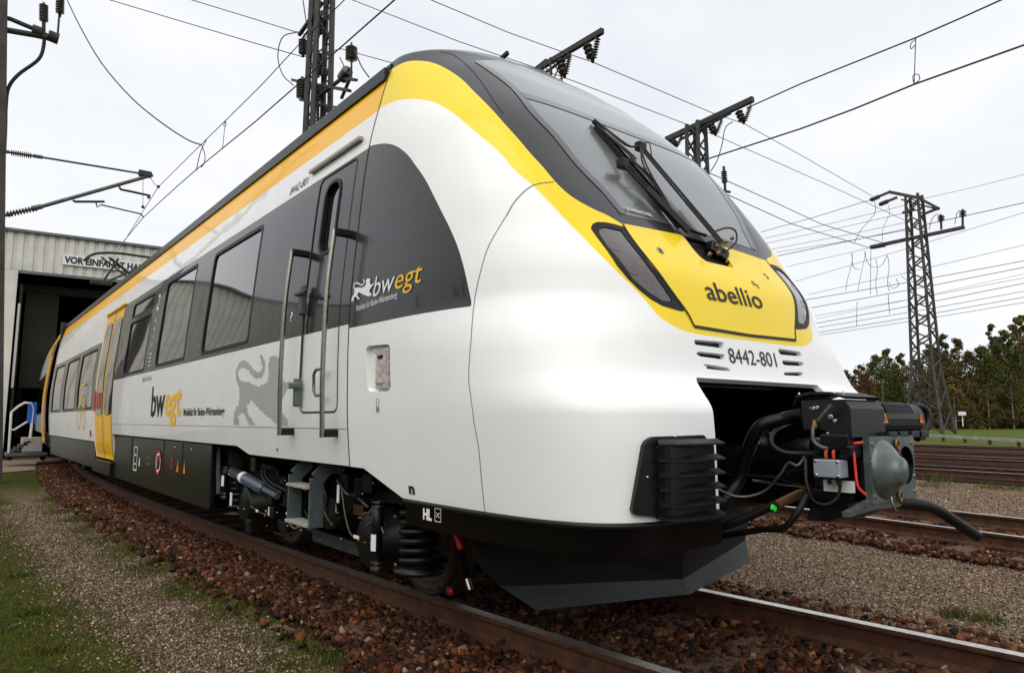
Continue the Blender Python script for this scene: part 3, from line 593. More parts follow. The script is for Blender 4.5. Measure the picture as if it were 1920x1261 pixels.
for y in (8.55, 7.85): MB().lathe((-1.425, y, .86), (-1.44, y, .86), [(0,.014),(.006,.012),(.007,0)], 8).build('panel_screw', M['steel'], train)
# ================================================================== SKIRT, PLOUGH, COUPLER BAY
V = []; F = []; row = NS
js = [i for i in range(0, NS, 4)]; prof = [(.742, -.004), (.735, .004), (.715, .004), (.71, -.012), (.61, -.016), (.59, -.05)]
for sg in (-1, 1):
    V = []; F = []; pts = [(TX[0, i], TY[0, i]) for i in range(NS) if TX[0, i] > .60 and TY[0, i] < 3.42]; P = np.array(pts); T = np.gradient(P, axis=0); T /= np.linalg.norm(T, axis=1, keepdims=True); N = np.stack([T[:, 1], -T[:, 0]], 1)
    k = len(prof)
    for p, n in zip(P, N):
        for z, o_ in prof: V.append((sg*(p[0]+n[0]*o_), p[1]+n[1]*o_, z))
    for i in range(len(P)-1):
        for j in range(k-1): F.append((i*k+j, i*k+j+1, (i+1)*k+j+1, (i+1)*k+j))
    mk('front_skirt', V, F, M['black'], train, True)
V, F = fit('HL', .085, .075, 0, .004); decal_flat('brake_hose_lettering', V, F, 3.20, .655, M['wh'], -1.452)
for V, F in (ribbon([(0,0),(.055,0),(.055,.065),(0,.065),(0,0)], .004), ribbon([(.012,.02),(.042,.045)], .004), ribbon([(.012,.045),(.042,.02)], .004)): decal_flat('valve_mark', V, F, 3.085, .655, M['wh'], -1.452)
pl = empty('track_plough', (0, 0, 0)); pl.parent = train; pl.matrix_parent_inverse = Matrix.Translation((0, -8, 0))
for sg in (-1, 1):
    MB().prism([(0, 2.66, .235), (sg*1.12, 2.96, .30), (sg*1.26, 3.0, .45), (sg*1.26, 3.0, .66), (0, 2.62, .60)], (0, .012, 0)).build('plough_plate', M['plough'], pl)
    MB().prism([(0, 2.654, .24), (sg*1.12, 2.954, .305), (sg*.985, 2.832, .19), (0, 2.605, .165)], (0, .012, .004)).build('plough_strip', M['plough_edge'], pl)
    MB().prism([(sg*.22, 2.78, .62), (sg*.22, 3.5, .62), (sg*.22, 3.5, .45), (sg*.22, 2.80, .30)], (sg*.03, 0, 0)).build('stay', M['black2'], pl)
m = MB(); m.box((0, 3.2, .66), (2.3, 1.2, .08)); m.build('headstock', M['black2'], train)
# bay lining behind the opening
m = MB()
for sg in (-1, 1): m.box((sg*.74, 2.70, 1.0), (.03, 1.20, .74))
m.box((0, 3.28, 1.0), (1.5, .03, .74)); m.box((0, 2.76, 1.36), (1.48, 1.02, .03)); m.box((0, 2.25, 1.45), (1.3, .03, .16)); m.build('coupler_bay', M['black2'], train)
for x in (-.48, .48):
    f_ = MB().box((x, 2.40, 1.02), (.22, .02, .22), bev=.01).build('mounting_plate', M['black2'], train)
    MB().lathe((x, 2.40, 1.02), (x, 2.3, 1.02), [(0,.10),(.03,.095),(.04,.06),(.05,.06),(.05,0)], 20).build('round_cover', M['black'], f_)
    for a in range(6): MB().lathe((x+.08*math.cos(a), 2.37, 1.02+.08*math.sin(a)), (x+.08*math.cos(a), 2.36, 1.02+.08*math.sin(a)), [(0,.008),(.006,.007),(.007,0)], 6).build('bolt', M['steel'], f_)
    MB().tube([(x-.11, 2.385, .91), (x-.11, 2.385, 1.13), (x+.11, 2.385, 1.13)], .004, 4).build('plate_rim', M['gr4'] if 'gr4' in M else M['zinc'], f_)
# ================================================================== COUPLER
cp = empty('coupler', (0, 0, 0)); cp.parent = train; cp.matrix_parent_inverse = Matrix.Translation((0, -8, 0))
MB().lathe((0, 3.1, .95), (0, 1.7, .95), [(0,.10),(.5,.10),(.55,.13),(.62,.13),(.66,.085),(1.1,.085),(1.2,.12),(1.4,.14)], 20).build('drawbar', M['black2'], cp)
m = MB(); m.box((0, 1.60, .955), (.40, .28, .26), bev=.03); m.box((-.12, 1.62, .82), (.22, .2, .06), bev=.01); m.build('coupler_head', M['black2'], cp)
# face plate with cone and cup
n = 28; cxp, czp, rh = .150, .955, .086; V = []; F = []
outer = [(-.225,.80),(-.225,1.095),(.245,1.095),(.235,.80)]
bm = bmesh.new()
ov = [bm.verts.new((x, 1.45, z)) for x, z in outer]; oe = [bm.edges.new((ov[i], ov[(i+1) % 4])) for i in range(4)]
hv = [bm.verts.new((cxp+rh*math.cos(2*math.pi*i/n), 1.45, czp+rh*1.05*math.sin(2*math.pi*i/n))) for i in range(n)]; he = [bm.edges.new((hv[i], hv[(i+1) % n])) for i in range(n)]
r_ = bmesh.ops.triangle_fill(bm, use_beauty=True, use_dissolve=False, edges=oe+he); bm.verts.index_update()
V = [tuple(v.co) for v in bm.verts]; F = [tuple(v.index for v in f.verts) for f in bm.faces if not ((f.calc_center_median().x-cxp)**2+(f.calc_center_median().z-czp)**2 < (rh*.8)**2)]; bm.free()
fp = mk('face_plate', V, F, M['zinc'], cp); md = fp.modifiers.new('t', 'SOLIDIFY'); md.thickness = .03; md.offset = 0
MB().lathe((cxp, 1.44, czp), (cxp, 1.9, czp), [(0,rh),(.02,rh*.97),(.12,rh*.7),(.15,.0)], n).build('cup', M['black2'], cp)
# cone: offset frustum bulge whose tip leans to the cup side
V = []; F = []; st = [(-.090,.945,1.452,.135,.138),(-.090,.945,1.436,.132,.135),(-.089,.945,1.418,.118,.122),(-.086,.944,1.398,.092,.098),(-.084,.943,1.384,.070,.078),(-.082,.942,1.372,.060,.066),(-.080,.942,1.362,.056,.061),(-.079,.942,1.354,.048,.053),(-.079,.942,1.352,.001,.001)]
for x, z, y, rx, rz in st:
    for i in range(24): a = 2*math.pi*i/24; V.append((x+rx*math.cos(a), y, z+rz*math.sin(a)))
for i in range(len(st)-1):
    for j in range(24): F.append((i*24+j, i*24+(j+1) % 24, (i+1)*24+(j+1) % 24, (i+1)*24+j))
MB().add(V, F, True).build('guide_cone', M['zinc'], cp)
MB().prism([(-.225,1.445,.815),(-.40,1.46,.775),(-.40,1.46,.755),(-.16,1.445,.775),(.05,1.445,.765),(.235,1.445,.80),(.0,1.445,.83)], (0,.03,0)).build('lower_flange', M['zinc'], cp)
for x, z in ((.035, 1.052), (.03, .815)):
    t = np.linspace(0, 2*math.pi, 13); MB().tube([(x+.013*math.cos(a), 1.425, z+.025*math.sin(a)) for a in t], .008, 6).build('ring_bush', M['brass'], cp)
for x, z in ((-.2,1.06),(.215,1.06),(-.2,.83),(.215,.83),(.225,.9),(-.21,.98)): MB().lathe((x, 1.437, z), (x, 1.42, z), [(0,.012),(.005,.011),(.006,0)], 8).build('bolt', M['zinc'], cp)
# upper electric housing
xb = -.30
m = MB(); m.prism([(xb, 1.70, 1.125), (xb, 1.705, 1.26), (xb, 1.50, 1.262), (xb, 1.475, 1.22), (xb, 1.475, 1.09), (xb, 1.52, 1.075), (xb, 1.60, 1.125)], (.34, 0, 0)); m.build('control_housing', M['black'], cp)
V = []; F = []; a = [(1.735, 1.245), (1.72, 1.285), (1.66, 1.30), (1.56, 1.297), (1.49, 1.275)]
for y, z in a: V += [(xb-.015, y, z), (xb+.33, y, z), (xb-.015, y, z-.012), (xb+.33, y, z-.012)]
for i in range(4): F += [(4*i, 4*i+1, 4*i+5, 4*i+4), (4*i+2, 4*i+6, 4*i+7, 4*i+3), (4*i, 4*i+4, 4*i+6, 4*i+2), (4*i+1, 4*i+3, 4*i+7, 4*i+5)]
MB().add(V, F).build('rubber_cover', M['rubber'], cp)
for k in range(6): y = 1.50+k*.042; MB().lathe((xb-.005, y, 1.285), (xb-.005, y, 1.31), [(0,.006),(.012,.005),(.014,0)], 6).build('cover_screw', M['steel'], cp)
for y, z, r in ((1.645,1.222,.010),(1.627,1.226,.010),(1.567,1.182,.013),(1.548,1.165,.010),(1.66,1.225,.004),(1.585,1.105,.009)): MB().lathe((xb, y, z), (xb-.012, y, z), [(0,r),(.005,r),(.006,r*.4),(.003,0)], 12).build('washer_bolt', M['steel'], cp)
MB().tube([(xb-.05, 1.60, 1.165), (xb-.05, 1.535, 1.235)], .010, 8).build('hand_lever', M['tube'], cp)
m = MB(); m.box((xb+.02, 1.55, 1.07), (.08, .13, .075), bev=.01); m.box((xb+.05, 1.50, 1.03), (.14, .06, .06), bev=.012); m.build('valve_block', M['black2'], cp)
# heater cylinder with cooling fins
V = []; F = []; pr = []
for i in range(20): a = 2*math.pi*i/20; pr.append((1.555+.078*math.copysign(abs(math.cos(a))**.75, math.cos(a)), 1.175+.078*math.copysign(abs(math.sin(a))**.75, math.sin(a))))
hc = MB().prism([(.0, y, z) for y, z in pr], (.50, 0, 0)).build('heater_cylinder', M['black'], cp)
for k in range(12): x = .07+k*.027; MB().prism([(x, 1.535, 1.258), (x, 1.49, 1.245), (x, 1.47, 1.205), (x, 1.478, 1.205), (x, 1.496, 1.238), (x, 1.535, 1.248)], (.009, 0, 0)).build('cooling_fin', M['black2'], hc)
for x in (.025, .445): mk('warning_triangle', [(x, 1.4745, 1.155), (x+.05, 1.4745, 1.155), (x+.025, 1.478, 1.205)], [(0,1,2)], M['amber'], hc); mk('bolt_mark', [(x+.022, 1.4735, 1.163), (x+.028, 1.4735, 1.163), (x+.028, 1.4745, 1.185), (x+.022, 1.4745, 1.185)], [(0,1,2,3)], M['dk'], hc)
MB().tube(curve([(.50,1.53,1.24),(.56,1.50,1.235),(.585,1.49,1.20),(.575,1.49,1.14),(.52,1.50,1.09),(.46,1.50,1.075)], 5), .018, 8).build('cable_loop', M['black'], cp)
m = MB(); m.box((.20, 1.53, 1.095), (.45, .14, .03), bev=.006); [m.box((x, 1.46, 1.10), (.09, .05, .03), bev=.004) for x in (.03,.15,.28,.40)]; m.build('contact_strip', M['black'], cp)
# aluminium junction box
ab = MB().box((-.315, 1.572, .953), (.075, .122, .078), bev=.004).build('junction_box', M['alu'], cp)
for y in (1.522, 1.622):
    for z in (.922, .984): MB().lathe((-.352, y, z), (-.36, y, z), [(0,.008),(.003,.007),(.0035,0)], 8).build('box_screw', M['steel'], ab)
for y in (1.59, 1.555): MB().cyl((-.315, y, .985), (-.315, y, 1.005), .008, 8).build('cable_gland', M['brass'], ab)
for y, sw_ in ((1.59, 1.58), (1.555, 1.555)): MB().tube(curve([(-.315, y, 1.0), (-.315, y, 1.025), (-.30, sw_-.01, 1.045), (-.27, 1.50, 1.055)], 4), .008, 6).build('red_cable', M['orange'], cp)
MB().tube(curve([(-.29, 1.56, 1.055), (-.27, 1.50, 1.062), (-.25, 1.45, 1.07)], 4), .008, 6).build('red_cable', M['orange'], cp)
MB().tube(curve([(-.28, 1.495, 1.055), (-.30, 1.472, 1.02), (-.30, 1.468, .95), (-.30, 1.462, .88), (-.28, 1.44, .845)], 5), .006, 6).build('red_cable', mat('bright_red_cable', (.75,.03,.01), rough=.4), cp)
MB().tube(curve([(-.315, 1.64, 1.15), (-.33, 1.64, 1.11), (-.33, 1.635, 1.07), (-.32, 1.60, 1.045), (-.30, 1.55, 1.042)], 5), .009, 8).build('braided_hose', M['tube'], cp)
MB().lathe((-.31, 1.64, 1.13), (-.31, 1.64, 1.17), [(0,.014),(.02,.016),(.03,.010),(.04,.010),(.04,0)], 8).build('brass_nipple', M['brass'], cp)
m = MB(); m.box((-.25, 1.57, .87), (.03, .13, .05)); m.build('pale_bracket', M['signw'], cp)
for y in (1.62, 1.58, 1.54): MB().cyl((-.315, y, .915), (-.315, y, .88), .009, 8).build('cable_gland', M['black'], cp)
def Q(L): return [aty(u, v, y) for u, v, y in L]
def hose(L, r, nm='hose', mm='black', n=8): return MB().tube(curve(Q(L), 6), r, n).build(nm, M[mm], cp)
hose([(1506,778,1.75),(1470,785,1.85),(1425,800,1.95),(1400,850,2.05),(1385,900,2.1),(1350,950,2.15),(1330,985,2.3)], .031, 'ribbed_hose', 'rubber', 12)
rh_ = curve(Q([(1506,778,1.75),(1470,785,1.85),(1425,800,1.95),(1400,850,2.05),(1385,900,2.1),(1350,950,2.15)]), 12)
mb = MB()
for a, b_ in zip(rh_[:-1], rh_[1:]): mb.tube([a*.65+b_*.35, a*.35+b_*.65], .035, 10)
tag(mb.build('hose_rib', M['black2'], cp), kind='stuff')
hose([(1580,848,1.6),(1550,850,1.62),(1500,850,1.68),(1465,846,1.75),(1446,828,1.8),(1452,808,1.85),(1475,795,1.9)], .011, 'cable_conduit', 'rubber')
hose([(1325,905,2.1),(1380,930,2.0),(1430,922,1.9),(1462,890,1.8),(1478,868,1.75),(1495,872,1.7),(1510,855,1.68)], .007, 'grey_cable', 'tube', 6)
hose([(1510,860,1.62),(1512,905,1.6),(1525,938,1.58),(1550,945,1.55),(1572,928,1.54),(1576,895,1.56)], .007, 'thin_hose', 'rubber')
hose([(1512,928,1.7),(1495,960,1.72),(1470,988,1.78),(1430,992,1.9),(1380,1000,2.05),(1320,1010,2.3)], .016, 'brake_hose', 'rubber')
hose([(1452,945,1.78),(1410,965,1.88),(1360,985,2.0),(1300,1010,2.2)], .020, 'brake_hose', 'rubber')
hose([(1454,947,1.778),(1475,936,1.77),(1500,925,1.76),(1506,925,1.755)], .022, 'hose_fitting', 'brass', 10)
hose([(1506,925,1.75),(1520,925,1.73)], .026, 'hose_coupling', 'black', 8)
a = Q([(1443,951,1.76)])[0]; MB().box(a+np.array([0, -.02, .0]), (.028, .012, .022), R=np.array(Matrix.Rotation(.5, 3, 'Y'))).build('green_tag', M['green'], cp)
hose([(1655,938,1.50),(1690,942,1.46),(1725,945,1.42),(1760,957,1.38),(1795,980,1.34),(1832,1004,1.30)], [.034]*30+[.032, .030, .022][:1] if False else .027, 'end_hose', 'rubber', 14)
m = MB(); m.prism(Q([(1520,975,1.72),(1556,978,1.70),(1594,957,1.66),(1588,943,1.66),(1530,940,1.72)]), (.0, .02, 0)); m.build('coupler_bracket', M['plough'], cp)
MB().tube(Q([(1670,925,1.43),(1672,940,1.42),(1680,958,1.415)]), .005, 5).build('chain_pin', M['steel'], cp)
MB().tube(Q([(1410,900,2.0),(1530,915,1.9)]), .007, 6).build('bright_rod', M['steel'], cp)
# ================================================================== WIPERS
def WR(L, off): return [rp(u, v, o_) for (u, v), o_ in zip(L, off)]
def wip(base, head, top, bot, nm='windscreen_wiper'):
    g = empty(nm, (0, 0, 0)); g.parent = train; g.matrix_parent_inverse = Matrix.Translation((0, -8, 0))
    B, H, T_, Bo = rp(*base, .05), rp(*head, .06), rp(*top, .025), rp(*bot, .025)
    ax = (H-B)/np.linalg.norm(H-B); sd_ = np.array([1, 0, 0.]); sd_ = sd_-ax*(sd_@ax); sd_ /= np.linalg.norm(sd_)
    MB().tube([B-sd_*.02, H-sd_*.012], .009, 6).build('arm_rod', M['black'], g); MB().tube([B+sd_*.028, (B+H)/2+sd_*.03, H+sd_*.03], .008, 6).build('arm_rod', M['black'], g)
    MB().bar(B-ax*.02, B+ax*.33, .05, .03).build('arm_root', M['black'], g)
    MB().box(H, (.07, .05, .06), bev=.01).build('arm_head', M['black2'], g)
    MB().bar(T_, Bo, .012, .03, up=(0, -.7, .7)).build('wiper_blade', M['rubber'], g)
    mid = (T_+Bo)/2; up = np.array([0, -.04, .035])
    for s_ in (-1, 1): MB().tube(curve([T_+up*.2, T_*.6+Bo*.4+up*1.1+sd_*.018*s_, H*.5+mid*.5+up, T_*.35+Bo*.65+up*1.1+sd_*.018*s_, Bo+up*.2], 4), .006, 5).build('blade_carrier', M['black'], g)
    MB().tube(curve([H, H+np.array([.05, -.03, .03]), H+np.array([.06, .0, -.05])-ax*.06], 4), .004, 4).build('washer_hose', M['rubber'], g)
    return g
wip((1338,462), (1190,289), (1109,233), (1246,391)); wip((1277,440), (1157,322), (1112,243), (1268,432))
m = MB(); m.box(rp(1345,472,-.0), (.17,.06,.07), R=np.array(Matrix.Rotation(.3, 3, 'Y')), bev=.01); wb = m.build('wiper_bearing', M['black2'], train)
for u, v in ((1336,470),(1352,462),(1365,455),(1322,486),(1340,484)): MB().lathe(rp(u, v, .03), rp(u, v, .07), [(0,.013),(.02,.012),(.022,0)], 8).build('bearing_bolt', M['brass'], wb)
MB().tube(curve(WR([(1322,447),(1345,444),(1360,452),(1364,470),(1352,480)], [.05,.08,.09,.07,.03]), 5), .006, 5).build('washer_hose', M['rubber'], train)
MB().tube(curve(WR([(1318,448),(1290,438),(1272,425)], [.03,.03,.03]), 4), .010, 5).build('linkage_rod', M['black'], train)
# ================================================================== BOGIES
def bogie(name, yc, detail=True):
    g = empty(name, (0, 0, 0)); g.parent = train; g.matrix_parent_inverse = Matrix.Translation((0, -8, 0)); ya, yb = yc-1.22, yc+1.22
    for y in (ya, yb):
        for sg in (-1, 1):
            MB().lathe((sg*.69, y, .40), (sg*.84, y, .40), [(0,.43),(.025,.43),(.03,.405),(.135,.400),(.14,.395),(.14,.345),(.115,.33),(.105,.30),(.09,.14),(.14,.12),(.14,0)], 40).build('wheel', M['tyre'], g)
            MB().lathe((sg*1.02, y, .40), (sg*1.27, y, .40), [(0,.20),(.12,.20),(.13,.175),(.235,.17),(.25,.15),(.25,0)], 24).build('axle_box', M['black'], g)
        MB().cyl((-.7, y, .40), (.7, y, .40), .085, 14).build('axle', M['tyre'], g)
    for sg in (-1, 1):
        m = MB(); x = sg*1.02
        m.prism([(x, ya-.45, .66), (x, ya-.42, .78), (x, ya+.5, .76), (x, yc-.35, .52), (x, yc+.35, .52), (x, yb-.5, .76), (x, yb+.42, .78), (x, yb+.45, .66), (x, yb-.35, .60), (x, yc+.4, .36), (x, yc-.4, .36), (x, ya+.35, .60)], (sg*.14, 0, 0)); m.build('side_frame', M['black2'], g)
    m = MB(); m.box((0, yc, .55), (1.9, .5, .22)); m.box((.1, ya+.45, .5), (1.0, .4, .35)); m.box((-.1, yb-.45, .5), (1.0, .4, .35)); m.build('dark_motor_block', M['black2'], g)  # motor and box masses, added to darken the space between the wheels
    if not detail: return g
    # coil springs and vertical dampers
    for y in (ya-.46, yb+.42):
        t = np.linspace(0, 1, 140); MB().tube([(-1.16+.105*math.cos(a*2*math.pi*6.5), y+.105*math.sin(a*2*math.pi*6.5), .31+.36*a) for a in t], .021, 8).build('coil_spring', M['black'], g)
        MB().lathe((-1.16, y, .25), (-1.16, y, .34), [(0,.03),(.01,.15),(.035,.155),(.045,.09),(.09,.08)], 20).build('spring_seat', M['black'], g)
        MB().lathe((-1.16, y, .74), (-1.16, y, .66), [(0,.13),(.04,.13),(.05,.08),(.09,.07)], 20).build('spring_seat', M['black'], g)
    for y, z0, z1 in ((3.96, .25, .67), (7.03, .42, .72)):
        MB().lathe((-1.31, y, z0), (-1.31, y, z1), [(0,.04),(.02,.04),(.03,.015),(.05,.028),(.22,.030),(.23,.038),(z1-z0-.04,.038),(z1-z0-.03,.015),(z1-z0-.01,.03),(z1-z0,.03)], 14).build('vertical_damper', M['black'], g)
        for z in (z0+.02, z0+.045, z1-.01, z1-.035): MB().cyl((-1.31, y, z), (-1.31, y, z+.007), .041, 14).build('damper_ring', M['steel'], g)
        V = []; 
        for k in range(6): a = math.radians(180-50+20*k); V += [(-1.31+.0392*math.cos(a), y+.0392*math.sin(a), z0+.12), (-1.31+.0392*math.cos(a), y+.0392*math.sin(a), z0+.22)]
        mk('white_sticker', V, [(2*i, 2*i+2, 2*i+3, 2*i+1) for i in range(5)], M['wh'], g)
    X = lambda u, v, x: atx(u, v, x)
    p, q = X(436, 883, -1.33), X(494, 916, -1.33); d = (q-p)/np.linalg.norm(q-p); l = np.linalg.norm(q-p)
    dm = MB().lathe(p, q, [(0,.03),(.01,.048),(l*.48,.050),(l*.5,.058),(l*.55,.058),(l*.56,.052),(l*.97,.052),(l,.03)], 20).build('yaw_damper', M['cyl'], g)
    MB().cyl(q, X(520, 930, -1.33), .024, 10).build('piston_rod', M['gpaint'], dm)
    MB().lathe(p+d*l*.36, q, [(0,.0515),(l*.1,.0515)], 20).build('white_sticker', M['wh'], dm)
    MB().box(X(516, 932, -1.30), (.10, .09, .10), bev=.01).build('damper_mount', M['black'], g)
    # step bracket
    sb = empty('step_bracket', (0, 0, 0)); sb.parent = train; sb.matrix_parent_inverse = Matrix.Translation((0, -8, 0))
    xs = -1.40; Lp = [X(554, 888, xs), X(551, 978, xs)]; Rp = [X(594, 895, xs), X(591.5, 989, xs)]
    for E_, tp in ((Lp, (579, 866)), (Rp, (619, 870))):
        E_[1][1] = E_[0][1]; t_ = aty(tp[0], tp[1], E_[0][1]-.02)
        MB().bar(E_[0], E_[1], .10, .022, up=(0, 1, 0)).bar(E_[0]+np.array([0,0,-.01]), t_, .10, .022, up=(0, 1, 0)).build('bracket_arm', M['gpaint'], sb)
    for z in (Lp[0][2]-.07, Lp[1][2]+.02): MB().box((xs-.01, (Lp[0][1]+Rp[0][1])/2, z), (.12, abs(Lp[0][1]-Rp[0][1]), .022), bev=.004).build('step_rung', mat('worn_step', (.33,.32,.28), rough=.6, var=.3, vscale=40), sb)
    # magnetic track brake
    m = MB(); m.box((-.79, yc, .165), (.13, 1.25, .12), bev=.015); m.box((-.79, yc, .215), (.22, 1.32, .02)); m.build('track_brake', mat('brake_magnet_paint', (.07,.085,.09), rough=.45, var=.3, vscale=9), g)
    # cables, bronze screws, plates and small boxes
    mk('maker_plate', [tuple(X(u, v, -1.24)) for u, v in ((663,944),(681,947),(681,967),(662,963))], [(0,1,2,3)], M['brass'], g)
    for L_, r in (([(640,918),(643,935),(646,958),(652,985),(660,1003),(675,1007)], .006), ([(470,948),(480,955),(492,962),(503,962)], .006), ([(540,975),(552,990),(570,985)], .01), ([(492,880),(494,895),(505,910),(530,925)], .02), ([(497,880),(500,893),(512,906),(540,920)], .015), ([(688,985),(700,978),(712,982),(720,1000)], .008)):
        MB().tube(curve([X(u, v, -1.30) for u, v in L_], 5), r, 6).build('brake_cable', M['rubber'] if r > .011 else M['tube'], g)
    for u, v, r in ((448,952,.012),(459,954,.012),(674,1012,.014),(698,1018,.014),(686,1016,.008),(500,958,.016),(498,966,.012),(560,988,.025),(566,994,.018)): a = X(u, v, -1.29); MB().lathe(a, a+np.array([-1,0,0]), [(0,r),(.012,r*.9),(.016,0)], 8).build('bronze_screw', M['brass'], g)
    for u, v, w_, h in ((433,935,.05,.12),(504,958,.015,.07),(634,925,.03,.12),(482,957,.05,.02),(539,962,.05,.015),(581,942,.03,.06),(668,1006,.07,.02)): a = X(u, v, -1.32); MB().box(a, (.006, w_, h)).build('white_tag', M['wh'], g)
    for u, v in ((631,950),(480,870),(650,905),(470,985)): a = X(u, v, -1.26); MB().box(a, (.06, .12, .12), bev=.01).build('sensor_box', M['black'], g)
    MB().tube([X(630, 945, -1.31), X(630, 960, -1.31), X(636, 961, -1.31)], .006, 5).build('bright_clip', M['steel'], g)
    r_ = MB().tube([X(851, 985, -1.2), X(866, 1028, -1.2)], .022, 10).build('red_guard_bar', M['red'], g)
    MB().lathe(X(845, 1107, -.9), X(845, 1107, -.9)+np.array([-.03, 0, 0]), [(0,.03),(.02,.028),(.022,0)], 12).build('red_cap', M['red'], g)
    MB().tube([X(876, 1085, -1.0), X(882, 1105, -1.0)], .018, 8).build('sand_nozzle', M['steel'], g)
    MB().tube([X(860, 1015, -1.1), X(870, 1060, -1.0), X(880, 1110, -.85)], .03, 8).build('sand_pipe', M['black'], g)
    for u in (401, 409): MB().bar(X(u, 838, -1.36), X(u, 925, -1.36), .03, .03).build('hanger_rod', M['gpaint' if u == 409 else 'black2'], train)
    MB().bar((-1.0, ya-.5, .32), (-1.0, ya+.1, .32), .05, .04).build('guard_iron', M['black2'], g)
    rr = random.Random(4)
    for L_ in ([(425,870),(440,905),(455,915),(470,940)], [(520,885),(530,905),(548,915),(552,940)], [(600,905),(612,930),(610,960),(625,985)], [(632,900),(650,925),(668,930),(690,950)], [(560,905),(575,925),(572,955),(585,975)], [(690,965),(700,955),(716,962),(724,980)], [(500,985),(520,1000),(545,1003)], [(445,900),(450,925),(446,945)]):
        MB().tube(curve([X(u, v, -1.22-rr.uniform(0, .1)) for u, v in L_], 5), rr.uniform(.006, .014), 6).build('brake_pipe', M[rr.choice(['rubber', 'black2', 'tube'])], g)
    for u, v, w_, h in ((455,905,.12,.10),(535,900,.18,.08),(610,900,.15,.07),(645,880,.2,.06),(700,905,.14,.12),(560,950,.10,.14),(540,985,.16,.08),(680,925,.10,.05),(520,960,.08,.1)):
        b_ = MB().box(X(u, v, -1.20), (.10, w_, h), bev=.008).build('equipment_box', M['black'], g)
        a = X(u, v, -1.255); MB().lathe(a, a+np.array([-1, 0, 0]), [(0,.008),(.006,.007),(.008,0)], 6).build('bolt', M['steel'], b_)
    for u, v in ((742,968),(742,1058),(800,962),(640,1010),(560,985),(600,1012)): a = X(u, v, -1.3); MB().lathe(a, a+np.array([-1, 0, 0]), [(0,.012),(.008,.010),(.01,0)], 6).build('bolt', M['tube'], g)
    return g
bogie('front_bogie', 5.39)
bogie('shared_bogie', 20.95, False)
# ================================================================== SECOND CAR
PV = Vector((-.05, 20.98, 0)); car2 = empty('train_car', PV, 'second car of the same train, coupled behind and running into the dark shed', 'train'); car2.rotation_euler = (0, 0, -math.radians(3.0))
def loc(o): o.parent = car2; o.matrix_parent_inverse = Matrix.Identity(4); return o
def band2(nm, z0, z1, m, y0=.12, y1=16, sg=-1, off=0):
    zs = np.linspace(z0, z1, 8); V = []
    for z in zs: V += [(sg*(float(Wsec(z))+off), y0, z), (sg*(float(Wsec(z))+off), y1, z)]
    return loc(mk(nm, V, [(2*i, 2*i+1, 2*i+3, 2*i+2) for i in range(7)], m, None, True))
for sg in (-1, 1):
    band2('lower_side_panel', .80, 1.33, M['white_side'], sg=sg); band2('window_band', 1.33, 2.52, M['dark_side'], sg=sg); band2('upper_side_panel', 2.52, 3.24, M['white_side'], sg=sg)
    band2('yellow_roof_stripe', 3.24, 3.55, M['yellow_side'], sg=sg)
    for y in (3.2, 5.4, 7.6): band2('side_window', 1.4, 2.42, M['sglass'], y, y+1.8, sg, .004)
    for y in (.9, 1.7): d = band2('passenger_door', .56, 2.9, M['yellow_side'], y, y+.79, sg, .012)
for sg in (-1, 1): band2('orange_end_overlay', .80, 3.24, mat('rust_orange', (.42,.10,.02), rough=.4, coat=.5), .10, 2.6, sg, .008)  # orange strip laid over the sides at the second car's front end
m = MB(); m.box((0, 8, 2.2), (2.5, 15.8, 2.6)); m.box((0, 8, 3.66), (2.2, 15.8, .2), bev=.08); loc(m.build('roof', M['roof']))
m = MB(); m.box((0, 8, .6), (2.5, 14, .4)); loc(m.build('underframe_panel', M['black2']))
# bellows between the cars
m = MB()
for k in range(6): m.box((-.02, 20.93+k*.03, 2.15), (2.6-(k % 2)*.12, .02, 2.7))
m.build('gangway_bellows', M['rubber'], train)
# pantograph on the second car roof
pg = empty('pantograph', (0, 0, 0)); pg.parent = car2; pg.matrix_parent_inverse = PV and Matrix.Identity(4)
def pt2(name, mb, m): o = mb.build(name, m); o.parent = pg; o.matrix_parent_inverse = (Matrix.Translation(PV) @ Matrix.Rotation(-math.radians(3.0), 4, 'Z')).inverted(); return o
def P0(u, v, y): return aty(u, v, y)
for y in (21.2, 21.5):
    pt2('collector_head', MB().tube(curve([P0(157,489,y), P0(168,480,y), P0(185,474.5,y), P0(221,474.5,y), P0(262,480,y), P0(285,484,y), P0(297,494,y)], 5), .035, 8), M['lattice'])
pt2('upper_arm', MB().tube([P0(205,483,21.3), P0(248,516,21.9)], .04, 8).tube([P0(190,482,21.3), P0(240,520,21.9)], .025, 6), M['tube'])
pt2('lower_arm', MB().tube([P0(222,485,21.3), P0(190,533,21.0)], .03, 6).tube([P0(200,528,21.0), P0(290,490,22.5)], .03, 6), M['lattice'])
pt2('knee_joint', MB().box(P0(190,530,21.0), (.5, .15, .12), bev=.02), M['lattice'])
pt2('base_frame', MB().box((0.1, 22.6, 4.25), (1.4, 1.6, .12)).box((.1, 22.0, 4.35), (.1, .1, .25)).box((.1, 23.2, 4.35), (.1, .1, .25)), M['lattice'])
